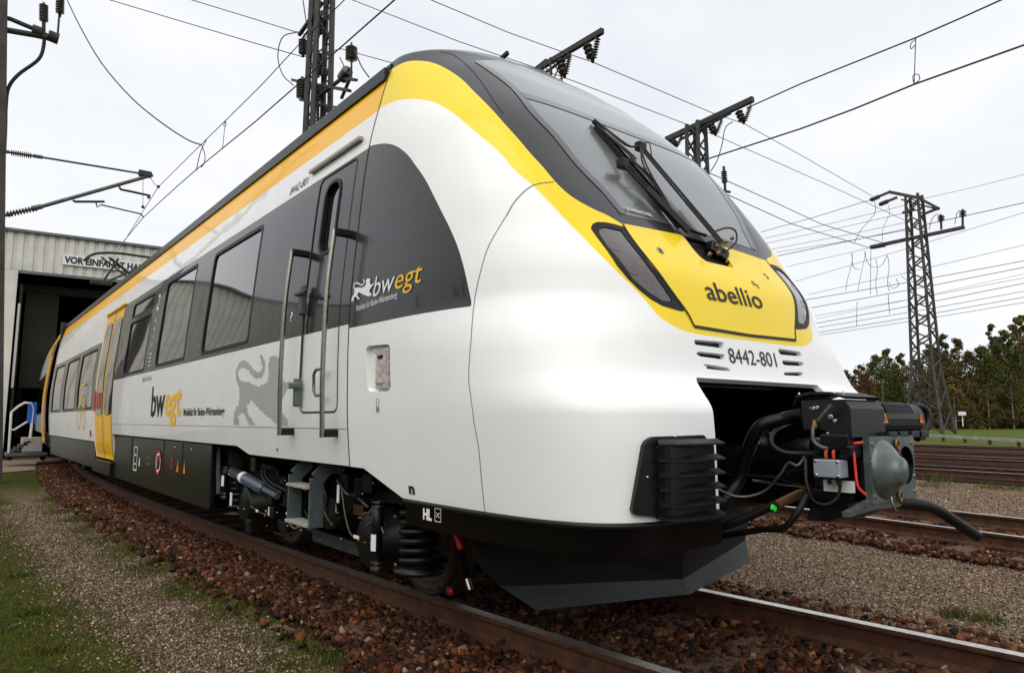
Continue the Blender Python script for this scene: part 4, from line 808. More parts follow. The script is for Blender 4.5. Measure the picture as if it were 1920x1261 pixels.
# ================================================================== GROUND
ZG = -.20
def tcx(y): return -.30+(y-12)**2/288 if y < 26 else (.38+(y-26)*.097)
def node_mat(name):
    m = bpy.data.materials.new(name); m.use_nodes = True; t = m.node_tree; b = t.nodes['Principled BSDF']; b.inputs['Roughness'].default_value = .95; b.inputs['Specular IOR Level'].default_value = .15
    return m, t, b
def ramp(t, a, ca, b_, cb, src):
    r = t.nodes.new('ShaderNodeValToRGB'); r.color_ramp.elements[0].position = a; r.color_ramp.elements[0].color = (*ca, 1); r.color_ramp.elements[1].position = b_; r.color_ramp.elements[1].color = (*cb, 1); t.links.new(src, r.inputs[0]); return r.outputs[0]
def noise(t, vec, sc, det=5, ro=.6):
    n = t.nodes.new('ShaderNodeTexNoise'); n.inputs['Scale'].default_value = sc; n.inputs['Detail'].default_value = det; n.inputs['Roughness'].default_value = ro; t.links.new(vec, n.inputs['Vector']); return n.outputs['Fac']
def mixc(t, f, a, b_):
    m = t.nodes.new('ShaderNodeMixRGB'); t.links.new(f, m.inputs[0]) if not isinstance(f, float) else setattr(m.inputs[0], 'default_value', f)
    for s_, i in ((a, 1), (b_, 2)):
        if isinstance(s_, tuple): m.inputs[i].default_value = (*s_, 1)
        else: t.links.new(s_, m.inputs[i])
    return m.outputs[0]
gm, t, b = node_mat('gravel_and_grass_ground')
gc = t.nodes.new('ShaderNodeNewGeometry').outputs['Position']
vor = t.nodes.new('ShaderNodeTexVoronoi'); vor.inputs['Scale'].default_value = 55; t.links.new(gc, vor.inputs['Vector'])
hsv = t.nodes.new('ShaderNodeSeparateColor'); t.links.new(vor.outputs['Color'], hsv.inputs[0])
gravel = ramp(t, .1, (.030,.018,.009), .95, (.36,.26,.18), hsv.outputs[0])
n1 = noise(t, gc, .9, 8, .65); n2 = noise(t, gc, 22, 4); n3 = noise(t, gc, 4.0, 6)
gravel = mixc(t, ramp(t, .35, (0,0,0), .7, (.55,.55,.55), n3), gravel, (.060,.030,.011))
grass = ramp(t, .3, (.016,.020,.001), .75, (.085,.075,.003), n2)
grass = mixc(t, ramp(t, .45, (0,0,0), .65, (.7,.7,.7), n3), grass, (.024,.056,.002))
sep = t.nodes.new('ShaderNodeSeparateXYZ'); t.links.new(gc, sep.inputs[0])
def mth(op, a, b_=None):
    m = t.nodes.new('ShaderNodeMath'); m.operation = op
    for s_, i in ((a, 0), (b_, 1)):
        if s_ is None: continue
        if isinstance(s_, (int, float)): m.inputs[i].default_value = s_
        else: t.links.new(s_, m.inputs[i])
    return m.outputs[0]
wob = mth('MULTIPLY', mth('SUBTRACT', n1, .5), 1.3)
yy = mth('SUBTRACT', sep.outputs[1], 12.0); xc = mth('SUBTRACT', sep.outputs[0], mth('SUBTRACT', mth('DIVIDE', mth('MULTIPLY', yy, yy), 288.0), .30))
d1 = mth('ADD', xc, wob)
def step(x, a, w_): return mth('MINIMUM', mth('MAXIMUM', mth('DIVIDE', mth('SUBTRACT', x, a), w_), 0.0), 1.0)
# grass left of the path, and a thin strip of it beside the ballast
left = mth('SUBTRACT', 1.0, step(d1, -2.42, .3)); strip = mth('MULTIPLY', step(d1, -1.92, .12), mth('SUBTRACT', 1.0, step(d1, -1.25, .2)))
far = mth('MULTIPLY', step(sep.outputs[1], 14.0, 4.0), mth('SUBTRACT', 1.0, step(xc, -1.2, .3))); strip = mth('MULTIPLY', strip, step(n3, .36, .2))
field = step(sep.outputs[0], 38.0, 4.0)
gf = mth('MAXIMUM', mth('MAXIMUM', left, strip), mth('MAXIMUM', far, field))
col = mixc(t, gf, gravel, grass); col = mixc(t, mth('MULTIPLY', field, .8), col, (.085,.11,.012))
t.links.new(col, b.inputs['Base Color'])
bp = t.nodes.new('ShaderNodeBump'); bp.inputs['Strength'].default_value = .9; bp.inputs['Distance'].default_value = .012
dd = mth('ADD', mth('MULTIPLY', vor.outputs['Distance'], -1.0), n2); t.links.new(dd, bp.inputs['Height']); t.links.new(bp.outputs[0], b.inputs['Normal'])
V = []; xs_ = [-700, -200, -60, -20, -8, -4, -2, 0, 2, 4, 8, 20, 40, 80, 200, 700]; ysg = [-300, -80, -20, -6, 0, 3, 6, 10, 20, 40, 80, 200, 700]
for y in ysg:
    for x in xs_: V.append((x, y, ZG))
nx = len(xs_); F = [(j*nx+i, j*nx+i+1, (j+1)*nx+i+1, (j+1)*nx+i) for j in range(len(ysg)-1) for i in range(nx-1)]
tag(mk('ground', V, F, gm), kind='structure')
# ------------------------------------------------------------------ stones with their own tint
def stone_mat(name, stops, rough=.85):
    m, t_, b_ = node_mat(name); b_.inputs['Roughness'].default_value = rough; b_.inputs['Specular IOR Level'].default_value = .3; a = t_.nodes.new('ShaderNodeAttribute'); a.attribute_name = 'tint'
    r = t_.nodes.new('ShaderNodeValToRGB'); r.color_ramp.interpolation = 'LINEAR'
    while len(r.color_ramp.elements) < len(stops): r.color_ramp.elements.new(.5)
    for e, (p, c) in zip(r.color_ramp.elements, stops): e.position = p; e.color = (*c, 1)
    t_.links.new(a.outputs['Fac'], r.inputs[0]); g_ = t_.nodes.new('ShaderNodeNewGeometry'); n_ = t_.nodes.new('ShaderNodeTexNoise'); n_.inputs['Scale'].default_value = 90
    t_.links.new(g_.outputs['Position'], n_.inputs['Vector']); mm = t_.nodes.new('ShaderNodeMixRGB'); mm.blend_type = 'MULTIPLY'; mm.inputs[0].default_value = .6
    r2 = t_.nodes.new('ShaderNodeValToRGB'); r2.color_ramp.elements[0].color = (.45,.42,.4,1); r2.color_ramp.elements[0].position = .35; r2.color_ramp.elements[1].position = .65; t_.links.new(n_.outputs['Fac'], r2.inputs[0])
    t_.links.new(r.outputs[0], mm.inputs[1]); t_.links.new(r2.outputs[0], mm.inputs[2]); t_.links.new(mm.outputs[0], b_.inputs['Base Color']); return m
CUBE = np.array([(x, y, z) for x in (-1, 1) for y in (-1, 1) for z in (-1, 1)], float); CF = np.array([(0,1,3),(0,3,2),(4,6,7),(4,7,5),(0,4,5),(0,5,1),(2,3,7),(2,7,6),(0,2,6),(0,6,4),(1,5,7),(1,7,3)])
OCT = np.array([(1,0,0),(-1,0,0),(0,1,0),(0,-1,0),(0,0,1),(0,0,-1)], float); OF = np.array([(0,2,4),(2,1,4),(1,3,4),(3,0,4),(2,0,5),(1,2,5),(3,1,5),(0,3,5)])
def stones(name, X, Y, Z, R_, mat_, shape='cube', flat=.7, jit=.55):
    base, f = (CUBE*.62, CF) if shape == 'cube' else (OCT, OF); n = len(X); k = len(base)
    P = base[None]*(1+RNG.uniform(-jit, jit, (n, k, 3))); P = P*R_[:, None, None]*np.stack([RNG.uniform(.75, 1.35, n), RNG.uniform(.75, 1.2, n), RNG.uniform(.55, .95, n)*flat/.7], 1)[:, None]
    q = RNG.normal(size=(n, 4)); q[:, 1:3] *= .45; q /= np.linalg.norm(q, axis=1, keepdims=True); w_, x, y, z = q.T
    Rm = np.stack([1-2*(y*y+z*z), 2*(x*y-z*w_), 2*(x*z+y*w_), 2*(x*y+z*w_), 1-2*(x*x+z*z), 2*(y*z-x*w_), 2*(x*z-y*w_), 2*(y*z+x*w_), 1-2*(x*x+y*y)], 1).reshape(n, 3, 3)
    P = np.einsum('nij,nkj->nki', Rm, P)+np.stack([X, Y, Z], 1)[:, None]; F_ = f[None]+(np.arange(n)*k)[:, None, None]
    o = mk_np(name, P.reshape(-1, 3), F_.reshape(-1, 3), mat_); at = o.data.attributes.new('tint', 'FLOAT', 'POINT'); at.data.foreach_set('value', np.repeat(RNG.uniform(0, 1, n), k).astype(np.float32)); return tag(o, kind='stuff')
bal = stone_mat('ballast_stone', [(0, (.010,.003,.001)), (.5, (.050,.013,.003)), (.8, (.130,.038,.009)), (.96, (.21,.078,.025)), (1, (.36,.28,.20))])
peb = stone_mat('pebble', [(0, (.028,.014,.006)), (.5, (.14,.088,.05)), (.85, (.31,.225,.155)), (1, (.6,.5,.41))])
def tcv(y): return np.where(y < 26, -.30+(y-12)**2/288, .38+(y-26)*.097)
def noise2(x, y, s=1.0, ph=0): return (np.sin(x*1.7*s+ph+1.3*np.sin(y*.9*s))+np.sin(y*2.3*s+ph*2+1.1*np.sin(x*1.9*s))+.5*np.sin(x*5.1*s+y*3.7*s+ph))/2.5
def zb(dx):  # ballast shoulder height
    a = np.abs(dx); return np.interp(a, [0, .95, 1.25, 1.75], [-.165, -.165, -.175, -.205])
# bed under our track
V = []; F = []; ys_ = np.concatenate([np.arange(-3, 14, .5), np.arange(14, 60, 2.)]); offs = [-1.6, -1.25, -.95, 0, .95, 1.25, 1.6]
for y in ys_:
    for o_ in offs: V.append((float(tcv(np.array(y)))+o_, y, float(np.interp(abs(o_), [0, .95, 1.25, 1.6], [-.175, -.175, -.182, -.215]))))
F = [(j*7+i, j*7+i+1, (j+1)*7+i+1, (j+1)*7+i) for j in range(len(ys_)-1) for i in range(6)]
bedm = mat('ballast_bed_soil', (.030,.014,.008), rough=.95, var=.6, vscale=60, bump=1., bscale=90, bdist=.02, spec=.1)
tag(mk('ballast_bed', V, F, bedm), kind='structure')
def scatter(n, y0, y1, d0, d1, rmin, rmax, near=2.2):
    u = RNG.random(n); Y = y0+(y1-y0)*u**near; D = RNG.uniform(d0, d1, n); R_ = rmin+(rmax*1.35-rmin)*RNG.random(n)**1.7; return tcv(Y)+D, Y, D, R_
Xa, Y, D, R_ = scatter(24000, -.5, 17, -1.62, -.70, .013, .028, 1.3); k = (noise2(Xa, Y, 2.5)*.10+1.42 > np.abs(D)) | (RNG.random(len(D)) < .12); stones('ballast_stones', Xa[k], Y[k], zb(D[k])+RNG.uniform(0, .022, k.sum()), R_[k], bal)
Xa, Y, D, R_ = scatter(14000, .0, 9, -.72, .72, .014, .030, 1.4); stones('ballast_stones', Xa, Y, zb(D)-.006+RNG.uniform(-.005, .02, len(D)), R_, bal)
Xa, Y, D, R_ = scatter(16000, -1.5, 9, .72, 1.85, .013, .030, 1.2); k = (noise2(Xa, Y, 2.5, 2)*.14+1.45 > np.abs(D)) | (RNG.random(len(D)) < .15); stones('ballast_stones', Xa[k], Y[k], zb(D[k])+RNG.uniform(0, .02, k.sum()), R_[k], bal)
n = 9000; Y = RNG.uniform(13, 27, n); D = RNG.uniform(-1.62, -.80, n); stones('ballast_stones', tcv(Y)+D, Y, zb(D)+RNG.uniform(0, .025, n), RNG.uniform(.022, .04, n), bal)
# pebbles on the path (left) and between the tracks (right)
n = 52000; Y = 1.0+13*RNG.random(n)**1.6; D = RNG.normal(-2.05, .27, n); Xa = tcv(Y)+D; stones('path_pebbles', Xa, Y, np.full(n, ZG+.001), RNG.uniform(.004, .0115, n), peb, 'oct')
n = 70000; Y = .3+9*RNG.random(n)**1.4; D = RNG.uniform(1.3, 4.9, n); Xa = tcv(Y)+D; stones('yard_pebbles', Xa, Y, np.full(n, ZG+.001), RNG.uniform(.004, .012, n), peb, 'oct')
n = 25000; Y = RNG.uniform(0, 14, n); Xa = RNG.uniform(7.9, 14, n)+.12*Y; stones('yard_pebbles', Xa, Y, np.full(n, ZG), RNG.uniform(.008, .02, n), peb, 'oct')
# ------------------------------------------------------------------ tracks
RP = [(-.035,0),(.035,0),(.036,-.012),(.034,-.028),(.010,-.040),(.009,-.115),(.022,-.128),(.065,-.138),(.065,-.150),(-.065,-.150),(-.065,-.138),(-.022,-.128),(-.009,-.115),(-.010,-.040),(-.034,-.028),(-.036,-.012)]
def rail(cx, ys_, parent, dz=0):
    V = []; k = len(RP); P = np.array([(cx(y), y) for y in ys_]); T = np.gradient(P, axis=0); T /= np.linalg.norm(T, axis=1, keepdims=True)
    for (x, y), tt in zip(P, T):
        for a, z in RP: V.append((x+tt[1]*a, y-tt[0]*a, z+dz))
    F = []; F2 = []
    for i in range(len(ys_)-1):
        for j in range(k): (F2 if j == 0 else F).append((i*k+j, i*k+(j+1) % k, (i+1)*k+(j+1) % k, (i+1)*k+j))
    o = mk('rail', V, F+F2, M['rail_side'], parent); o.data.materials.append(M['rail_top'])
    for i in range(len(F), len(F)+len(F2)): o.data.polygons[i].material_index = 1
    return o
GA = .7175+.035
FM = [None]
def track(cxf, ya, yb, lab, sl_step=.62, ymax_sl=22, nsl=True, ymin_sl=None):
    tr = empty('railway_track', (cxf((ya+yb)/2), (ya+yb)/2, 0), lab, 'track', kind=None)
    ys_ = list(np.arange(ya, min(yb, 30), .6))+list(np.arange(30, yb, 4.)) if yb > 30 else list(np.arange(ya, yb, .6))
    for sg in (-1, 1): rail(lambda y, sg=sg: cxf(y)+sg*GA, ys_, tr)
    if nsl:
        me = None; y = ymin_sl if ymin_sl is not None else ya
        while y < ymax_sl:
            h = math.atan2(cxf(y+.1)-cxf(y-.1), .2)
            if me is None:
                s_ = MB().box((0, 0, 0), (2.5, .25, .15), bev=.012).build('sleeper', M['wood']); me = s_.data
            else: s_ = bpy.data.objects.new('sleeper', me); COL.objects.link(s_)
            s_.parent = tr; s_.matrix_parent_inverse = Matrix.Translation(tr.location).inverted(); s_.location = (cxf(y)+random.uniform(-.02, .02), y+random.uniform(-.02, .02), -.152-.075+.006); s_.rotation_euler = (0, 0, -h)
            if y < 9 and sl_step < 1:
                for sg in (-1, 1):
                    for e in (-1, 1):
                        if FM[0] is None: q = MB().box((0, 0, 0), (.06, .11, .02), bev=.004).lathe((0, 0, .007), (0, 0, 1), [(0,.02),(.012,.02),(.014,.013),(.035,.013),(.037,0)], 6).build('rail_fastening', M['rail_side']); FM[0] = q.data
                        else: q = bpy.data.objects.new('rail_fastening', FM[0]); COL.objects.link(q)
                        q.parent = tr; q.matrix_parent_inverse = Matrix.Translation(tr.location).inverted(); q.location = (cxf(y)+sg*GA+e*.098, y, -.135)
            y += sl_step
    return tr
track(lambda y: tcx(y), -4, 70, 'rusty railway track under the train, curving away to the shed', ymin_sl=.55-.62*3)
T2 = lambda y: 5.94+.155*(y-3)+.006*(y-3)**2 if y < 20 else 5.94+.155*17+.006*289+(y-20)*.36
track(T2, -6, 60, 'rusty side track just right of the train, with weeds along it', ymax_sl=14)
Xa = []; Y = RNG.uniform(-2, 10, 16000); D = RNG.uniform(-1.9, 1.6, 16000); k = (np.abs(np.abs(D)-.75) > .07) & (D+noise2(D, Y, 2)*.15 > -1.65); cx2 = 5.94+.155*(Y-3)+.006*(Y-3)**2
stones('ballast_stones', (cx2+D)[k], Y[k], np.full(k.sum(), -.175)+RNG.uniform(0, .02, k.sum()), RNG.uniform(.018, .036, k.sum()), bal)
V = []
for y in np.arange(-6, 30, 1.):
    for o_ in (-1.6, -1.3, 1.3, 1.6): V.append((T2(y)+o_, y, -.19 if abs(o_) < 1.5 else -.207))
tag(mk('ballast_bed', V, [(j*4+i, j*4+i+1, (j+1)*4+i+1, (j+1)*4+i) for j in range(35) for i in range(3)], bedm), kind='structure')
for i, x0 in enumerate((14.9, 20.6, 25.4, 31.0)):
    f_ = lambda y, x0=x0: x0+.75+.10*(y-6)
    track(f_, -25, 70, ['third railway track, beyond the gravel strip right of the coupler', 'fourth railway track counted from the train, among the far sidings', 'fifth railway track counted from the train, among the far sidings', 'farthest railway track, in front of the low guard rail'][i], nsl=False)
    V = []
    for y in (-25, 70):
        for o_ in (-1.7, 1.7): V.append((f_(y)+o_, y, -.17))
    tag(mk('ballast_bed', V, [(0, 1, 3, 2)], bedm), kind='structure')
# ------------------------------------------------------------------ grass and weeds
grm = stone_mat('grass_blade', [(0, (.018,.040,.001)), (.5, (.045,.085,.003)), (.8, (.12,.085,.006)), (1, (.19,.11,.02))], .7)
def blades(name, X, Y, H, wd=.004, z=ZG, spread=.5):
    n = len(X); a = RNG.uniform(0, 2*math.pi, n); ln = RNG.uniform(.1, spread, n)*H; b_ = RNG.uniform(0, 2*math.pi, n)
    c, s_ = np.cos(a)*wd, np.sin(a)*wd; bx, by = np.cos(b_)*ln, np.sin(b_)*ln
    P = np.stack([np.stack([X-c, Y-s_, np.full(n, z)], 1), np.stack([X+c, Y+s_, np.full(n, z)], 1), np.stack([X+c*.7+bx*.45, Y+s_*.7+by*.45, z+H*.6], 1), np.stack([X-c*.7+bx*.45, Y-s_*.7+by*.45, z+H*.6], 1), np.stack([X+bx, Y+by, z+H], 1)], 1).reshape(-1, 3)
    i = np.arange(n)*5; F_ = np.concatenate([np.stack([i, i+1, i+2], 1), np.stack([i, i+2, i+3], 1), np.stack([i+3, i+2, i+4], 1)])
    o = mk_np(name, P, F_, grm); at = o.data.attributes.new('tint', 'FLOAT', 'POINT'); at.data.foreach_set('value', np.repeat(np.clip(RNG.normal(.52, .25, n)+noise2(X, Y, 1.7)*.32, 0, 1), 5).astype(np.float32)); return tag(o, kind='stuff')
n = 130000; Y = .8+17*RNG.random(n)**1.7; D = -2.25-RNG.random(n)**.9*(1.0+.30*Y); Xa = tcv(Y)+D; k = noise2(Xa, Y, 3.2)+RNG.normal(0, .35, n)+np.clip((-D-2.3)*2.2, 0, 1.2) > .25
blades('short_grass', Xa[k], Y[k], RNG.uniform(.008, .028, k.sum()), .0024)
n = 40000; Y = .8+14*RNG.random(n)**1.4; D = RNG.normal(-1.66, .17, n); Xa = tcv(Y)+D; k = noise2(Xa, Y, 2.6, 1)+RNG.normal(0, .3, n) > -.15; blades('short_grass', Xa[k], Y[k], RNG.uniform(.01, .04, k.sum()), .0024)
def tuft(c, nb, H, r, name='weed_tuft', lab=None):
    X = c[0]+RNG.normal(0, r, nb); Y = c[1]+RNG.normal(0, r, nb); o = blades(name, X, Y, RNG.uniform(.35, 1, nb)*H, .004, c[2], 1.1); return o
for (u, v, H) in ((420,1115,.07),(440,1140,.06),(385,1098,.06),(600,1225,.06),(632,1245,.07),(555,1195,.05),(150,945,.08),(128,918,.10),(180,965,.06),(250,1010,.05),(300,1050,.05),(1850,1165,.08),(1785,1155,.09),(1548,1000,.07),(1632,1012,.06),(1475,965,.13),(60,1150,.05),(95,1220,.05),(40,1080,.05)):
    p = atz(u, v, ZG); tuft(p, 110, H, .05 if H < .1 else .035)
for (u, v, H) in ((1760,905,.30),(1742,912,.12),(1850,915,.16),(1905,918,.12),(1890,916,.10)): p = atz(u, v, ZG); tuft(p, 120, H, .16)
# a few leaves and white stones
for u, v in ((235,1130),(380,1220),(20,1175),(560,1045),(160,940),(205,1098),(30,1170)): p = atz(u, v, ZG+.015); o = mk('fallen_leaf', [p+np.array(q)*.03 for q in ((-1,0,0),(0,-.6,.2),(1,0,.3),(0,.6,.1))], [(0,1,2,3)], M['wood']); tag(o, kind='stuff')
# ================================================================== SHED
hall = empty('train_shed', (2, 29, ZG), 'pale corrugated metal train shed with a wide dark open gateway swallowing the train', 'shed')
RH = Matrix.Translation((-2.45, 29, 0)) @ Matrix.Rotation(-math.radians(4.5), 4, 'Z')
def H(V): return [tuple(RH @ Vector(tuple(map(float, v)))) for v in V]
def hb(name, c, d, m, bev=0, par=hall):
    b_ = MB().box(c, d, bev=bev); b_.V = H(b_.V); return b_.build(name, m, par)
def corr(name, x0, x1, z0, z1, y=0., pitch=.30, dep=.055):
    xs = []; x = x0; V = []
    while x < x1:
        for a, b_ in ((0, 0), (.30, 0), (.38, 1), (.92, 1)):
            if x+a*pitch <= x1: xs.append((x+a*pitch, b_))
        x += pitch
    for z in (z0, z1): V += [(a, y-b_*dep, z) for a, b_ in xs]
    k = len(xs); return mk(name, H(V), [(i, i+1, k+i+1, k+i) for i in range(k-1)], M['hall'], hall)
corr('corrugated_cladding', 0.0, 16, 6.25, 7.62); corr('corrugated_cladding', -12, 0.0, ZG, 7.62, .02); corr('corrugated_cladding', 6.2, 16, ZG, 6.25, .02)
hb('door_jamb', (.25, -.10, 3.0), (.50, .25, 6.5), M['hall']); hb('door_jamb', (6.1, -.10, 3.0), (.5, .25, 6.5), M['hall']); hb('lintel_trim', (3.2, -.12, 6.22), (6.4, .12, .10), M['zinc'])
hb('eaves_trim', (2, -.05, 7.66), (28, .25, .09), M['zinc']); hb('shed_roof', (2, 20.1, 7.72), (28, 40, .06), M['zinc'])
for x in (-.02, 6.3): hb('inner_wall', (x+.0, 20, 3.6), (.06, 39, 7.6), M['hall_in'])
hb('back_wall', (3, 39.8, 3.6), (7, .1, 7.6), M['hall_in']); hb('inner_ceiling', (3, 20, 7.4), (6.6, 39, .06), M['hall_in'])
hb('folding_door_leaf', (.62, .9, 3.55), (.08, 1.5, 4.6), mat('old_green_door', (.022,.024,.014), rough=.7, var=.3, vscale=2)); hb('folding_door_leaf', (1.25, 1.2, 4.0), (1.0, .06, 3.4), mat('olive_door_panel', (.018,.019,.008), rough=.8, var=.3, vscale=1))
hb('bright_slit_strip', (.60, .10, 3.7), (.07, .05, 2.9), M['signw'])  # pale strip painted in for the bright slit of daylight beside the gateway
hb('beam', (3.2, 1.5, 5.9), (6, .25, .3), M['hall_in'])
sgn = hb('warning_sign', (3.12, -.13, 6.82), (2.75, .03, .38), M['signw'])
V, F = text_geo('VOR EINFAHRT HALT', .33, bold=.016); V[:, 0] *= 2.62/V[:, 0].max(); mk('sign_lettering', H([(1.81+a, -.149, 6.70+b_) for a, b_ in V]), F, M['dk'], sgn).matrix_parent_inverse = Matrix.Identity(4)
sl_ = sgn.children[0]; sl_.parent = hall; sl_.matrix_parent_inverse = Matrix.Translation(hall.location).inverted()
# concrete apron slabs before the shed
ap = empty('concrete_apron', (-2.2, 23, ZG), 'brown concrete slabs lying before the shed gateway', 'paving', kind='structure')
def slab(pts): MB().prism([tuple(atz(u, v, ZG)) for u, v in pts], (0, 0, .035)).build('slab', M['concrete'], ap)
slab([(-60,893),(84,881),(96,864),(-60,872)]); slab([(95,893),(166,891),(150,878),(98,868),(87,881)]); slab([(-60,871),(150,862),(140,855),(-60,858)])
# ------------------------------------------------------------------ mobile steps with handrails
yS = 25.2
ms = empty('mobile_steps', tuple(aty(48, 860, yS)*np.array([1,1,0])+np.array([0,0,ZG])), 'white wheeled access steps with a blue panel on the handrail, beside the shed gateway', 'steps')
z2 = lambda u, v: (u/2.803, 430+v/2.803)
def A(u, v, y=yS): return aty(*z2(u, v), y)
wp = mat('white_tube_paint', (.62,.62,.6), rough=.4)
for dy in (0, .55):
    MB().tube([A(45,1180,yS+dy), A(60,960,yS+dy), A(95,930,yS+dy), A(130,910,yS+dy), A(165,912,yS+dy), A(176,940,yS+dy), A(155,1120,yS+dy)], .035, 8).build('handrail', wp, ms)
    MB().tube([A(57,1052,yS+dy), A(75,1052,yS+dy), A(145,1008,yS+dy), A(172,1003,yS+dy)], .028, 8).build('mid_rail', wp, ms)
a = (A(156,925)+A(181,1000))/2; MB().box(a, (.23, .06, .62), bev=.02).build('blue_panel', M['blue'], ms)
a, b_ = A(27,1178), A(243,1178); MB().box((a+b_)/2, (abs(b_[0]-a[0]), 1.0, .10), bev=.02).build('base_frame', M['tube'], ms)
a = A(165,1128); MB().box(a, (.5, .7, .42), bev=.02).build('ballast_box', mat('steps_grey', (.32,.30,.26), rough=.6, var=.2), ms)
MB().bar(A(60,1168), A(150,1110), .7, .05).build('stair_stringer', M['tube'], ms)
for k in range(4): a = A(75+22*k, 1158-14*k); MB().box(a, (.22, .7, .03)).build('step_tread', M['tube'], ms)
for u in (50, 225):
    a = A(u, 1200); MB().cyl(a+np.array([0,-.04,0]), a+np.array([0,.04,0]), .075, 12).build('caster_wheel', M['rubber'], ms)
# ================================================================== MASTS
def lattice(mb, cx, cy, z0, z1, w0, w1, npan, leg=.09, br=.05):
    c = [(-1,-1),(1,-1),(1,1),(-1,1)]; P = lambda k, t: np.array([cx+c[k][0]*(w0+(w1-w0)*t)/2, cy+c[k][1]*(w0+(w1-w0)*t)/2, z0+(z1-z0)*t])
    for k in range(4): mb.bar(P(k, 0), P(k, 1), leg, leg)
    for i in range(npan):
        a, b_ = i/npan, (i+1)/npan
        for k in range(4):
            k2 = (k+1) % 4; mb.bar(P(k, a) if i % 2 == 0 else P(k2, a), P(k2, b_) if i % 2 == 0 else P(k, b_), br, br)
    return mb
def insulator(p, q, par, r=.07, n=7, nm='insulator'):
    p = np.array(p, float); q = np.array(q, float); l = np.linalg.norm(q-p); pr = [(0, r*.3)]
    for i in range(n):
        t = l*(.12+.76*i/n); pr += [(t, r*.35), (t+l*.02, r), (t+l*.05, r*.9), (t+l*.055, r*.35)]
    pr += [(l, r*.3), (l, 0)]; return MB().lathe(p, q, pr, 8).build(nm, M['insul'], par)
def mast(name, x, y, H_, w0, w1, npan, label, cat='lattice mast', m='lattice', leg=.09, br=.05, zb_=ZG):
    r = empty(name, (x, y, zb_), label, cat); lattice(MB(), x, y, zb_, H_, w0, w1, npan, leg, br).build('lattice_tower', M[m], r); return r
# mast A behind the train
xA, yA = 8.4, 28.5
mA = mast('lattice_mast', xA, yA, 22.5, 1.0, .66, 26, 'tall lattice mast with switch gear rising behind the train roof', leg=.20, br=.07)
AX = lambda u, v: atx(u, v, xA)
MB().bar(AX(604,5), AX(561,66), .16, .12).bar(AX(604,22), AX(563,78), .08, .06).build('crossarm', M['lattice'], mA)
for a, b_ in (((597,30),(597,70)), ((568,72),(568,107)), ((604,20),(592,62))): insulator(AX(*a), AX(*b_), mA, .22, 6)
MB().bar(AX(588,158), AX(655,170), .2, .12).bar(AX(585,215), AX(598,180), .14, .1).bar(AX(598,180), AX(640,148), .14, .1).bar(AX(640,148), AX(668,150), .14, .1).bar(AX(563,188), AX(640,203), .12, .08).bar(AX(655,150), AX(640,185), .12, .08).bar(AX(572,215), AX(600,222), .12, .08).bar(AX(574,224), AX(600,228), .1, .06).build('switch_platform', M['lattice'], mA)
for a, b_, r in (((596,145),(596,95),.26), ((567,188),(567,145),.3), ((659,115),(659,85),.26), ((594,185),(594,160),.2), ((640,150),(655,128),.25)): insulator(AX(*a), AX(*b_), mA, r, 7)
for a, b_, w_ in (((659,80),(659,150),.06), ((596,190),(596,225),.1), ((548,150),(582,158),.12), ((580,118),(596,124),.1)): MB().bar(AX(*a), AX(*b_), w_, w_).build('switch_rod', M['lattice'], mA)
def jumper(pts, r, name='jumper_wire', par=None, m='wire'): return MB().tube(curve(pts, 6), r, 5).build(name, M[m], par)
jumper([AX(558,60), AX(530,70), AX(521,105), AX(530,140), AX(550,160)], .028, par=mA); jumper([AX(568,0), AX(574,40), AX(582,80), AX(583,118)], .028, par=mA)
jumper([AX(665,95), AX(678,125), AX(692,145)], .028, par=mA); jumper([AX(637,108), AX(644,122), AX(652,140)], .025, par=mA)
# masts B, C with T arms and V insulator strings
def vstring(fn, top1, top2, bot, par): insulator(fn(*top1), fn(*bot), par, .16, 8); insulator(fn(*top2), fn(*bot), par, .26, 3)
xB = 20.2; mB = mast('lattice_mast', xB, 26.0, 20.1, 1.1, .8, 24, 'lattice mast whose slanting crossarm just shows above the cab roof'); BX = lambda u, v: atx(u, v, xB)
MB().bar(BX(1003,133), BX(1130,58), .22, .28).bar(BX(1018,140), BX(1070,102), .12, .1).bar(BX(1005,128), BX(1025,112), .14, .1).build('crossarm', M['lattice'], mB)
vstring(BX, (1122,66), (1100,84), (1112,117), mB); vstring(BX, (1069,100), (1050,112), (1059,146), mB)
xC = 32.5; mC = mast('lattice_mast', xC, float(atx(1305,240,xC)[1]), 20.0, 1.25, .82, 22, 'lattice mast with a slanting crossarm seen just above the windscreen', leg=.22, br=.10); CX = lambda u, v: atx(u, v, xC)
MB().bar(CX(1249,262), CX(1412,186), .26, .34).bar(CX(1275,262), CX(1370,212), .16, .12).bar(CX(1290,240), CX(1322,240), .2, .2).build('crossarm', M['lattice'], mC)
vstring(CX, (1408,196), (1384,208), (1395,232), mC); vstring(CX, (1354,222), (1332,233), (1342,254), mC); vstring(CX, (1279,252), (1258,262), (1270,275), mC)
MB().bar(CX(1357,312), CX(1360,362), .12, .12).bar(CX(1352,358), CX(1369,360), .14, .14).build('side_post', M['lattice'], mC); insulator(CX(1357,318), CX(1359,348), mC, .2, 6)
jumper([CX(1374,228), CX(1360,240), CX(1354,270), CX(1345,300), CX(1332,322)], .03, par=mC)
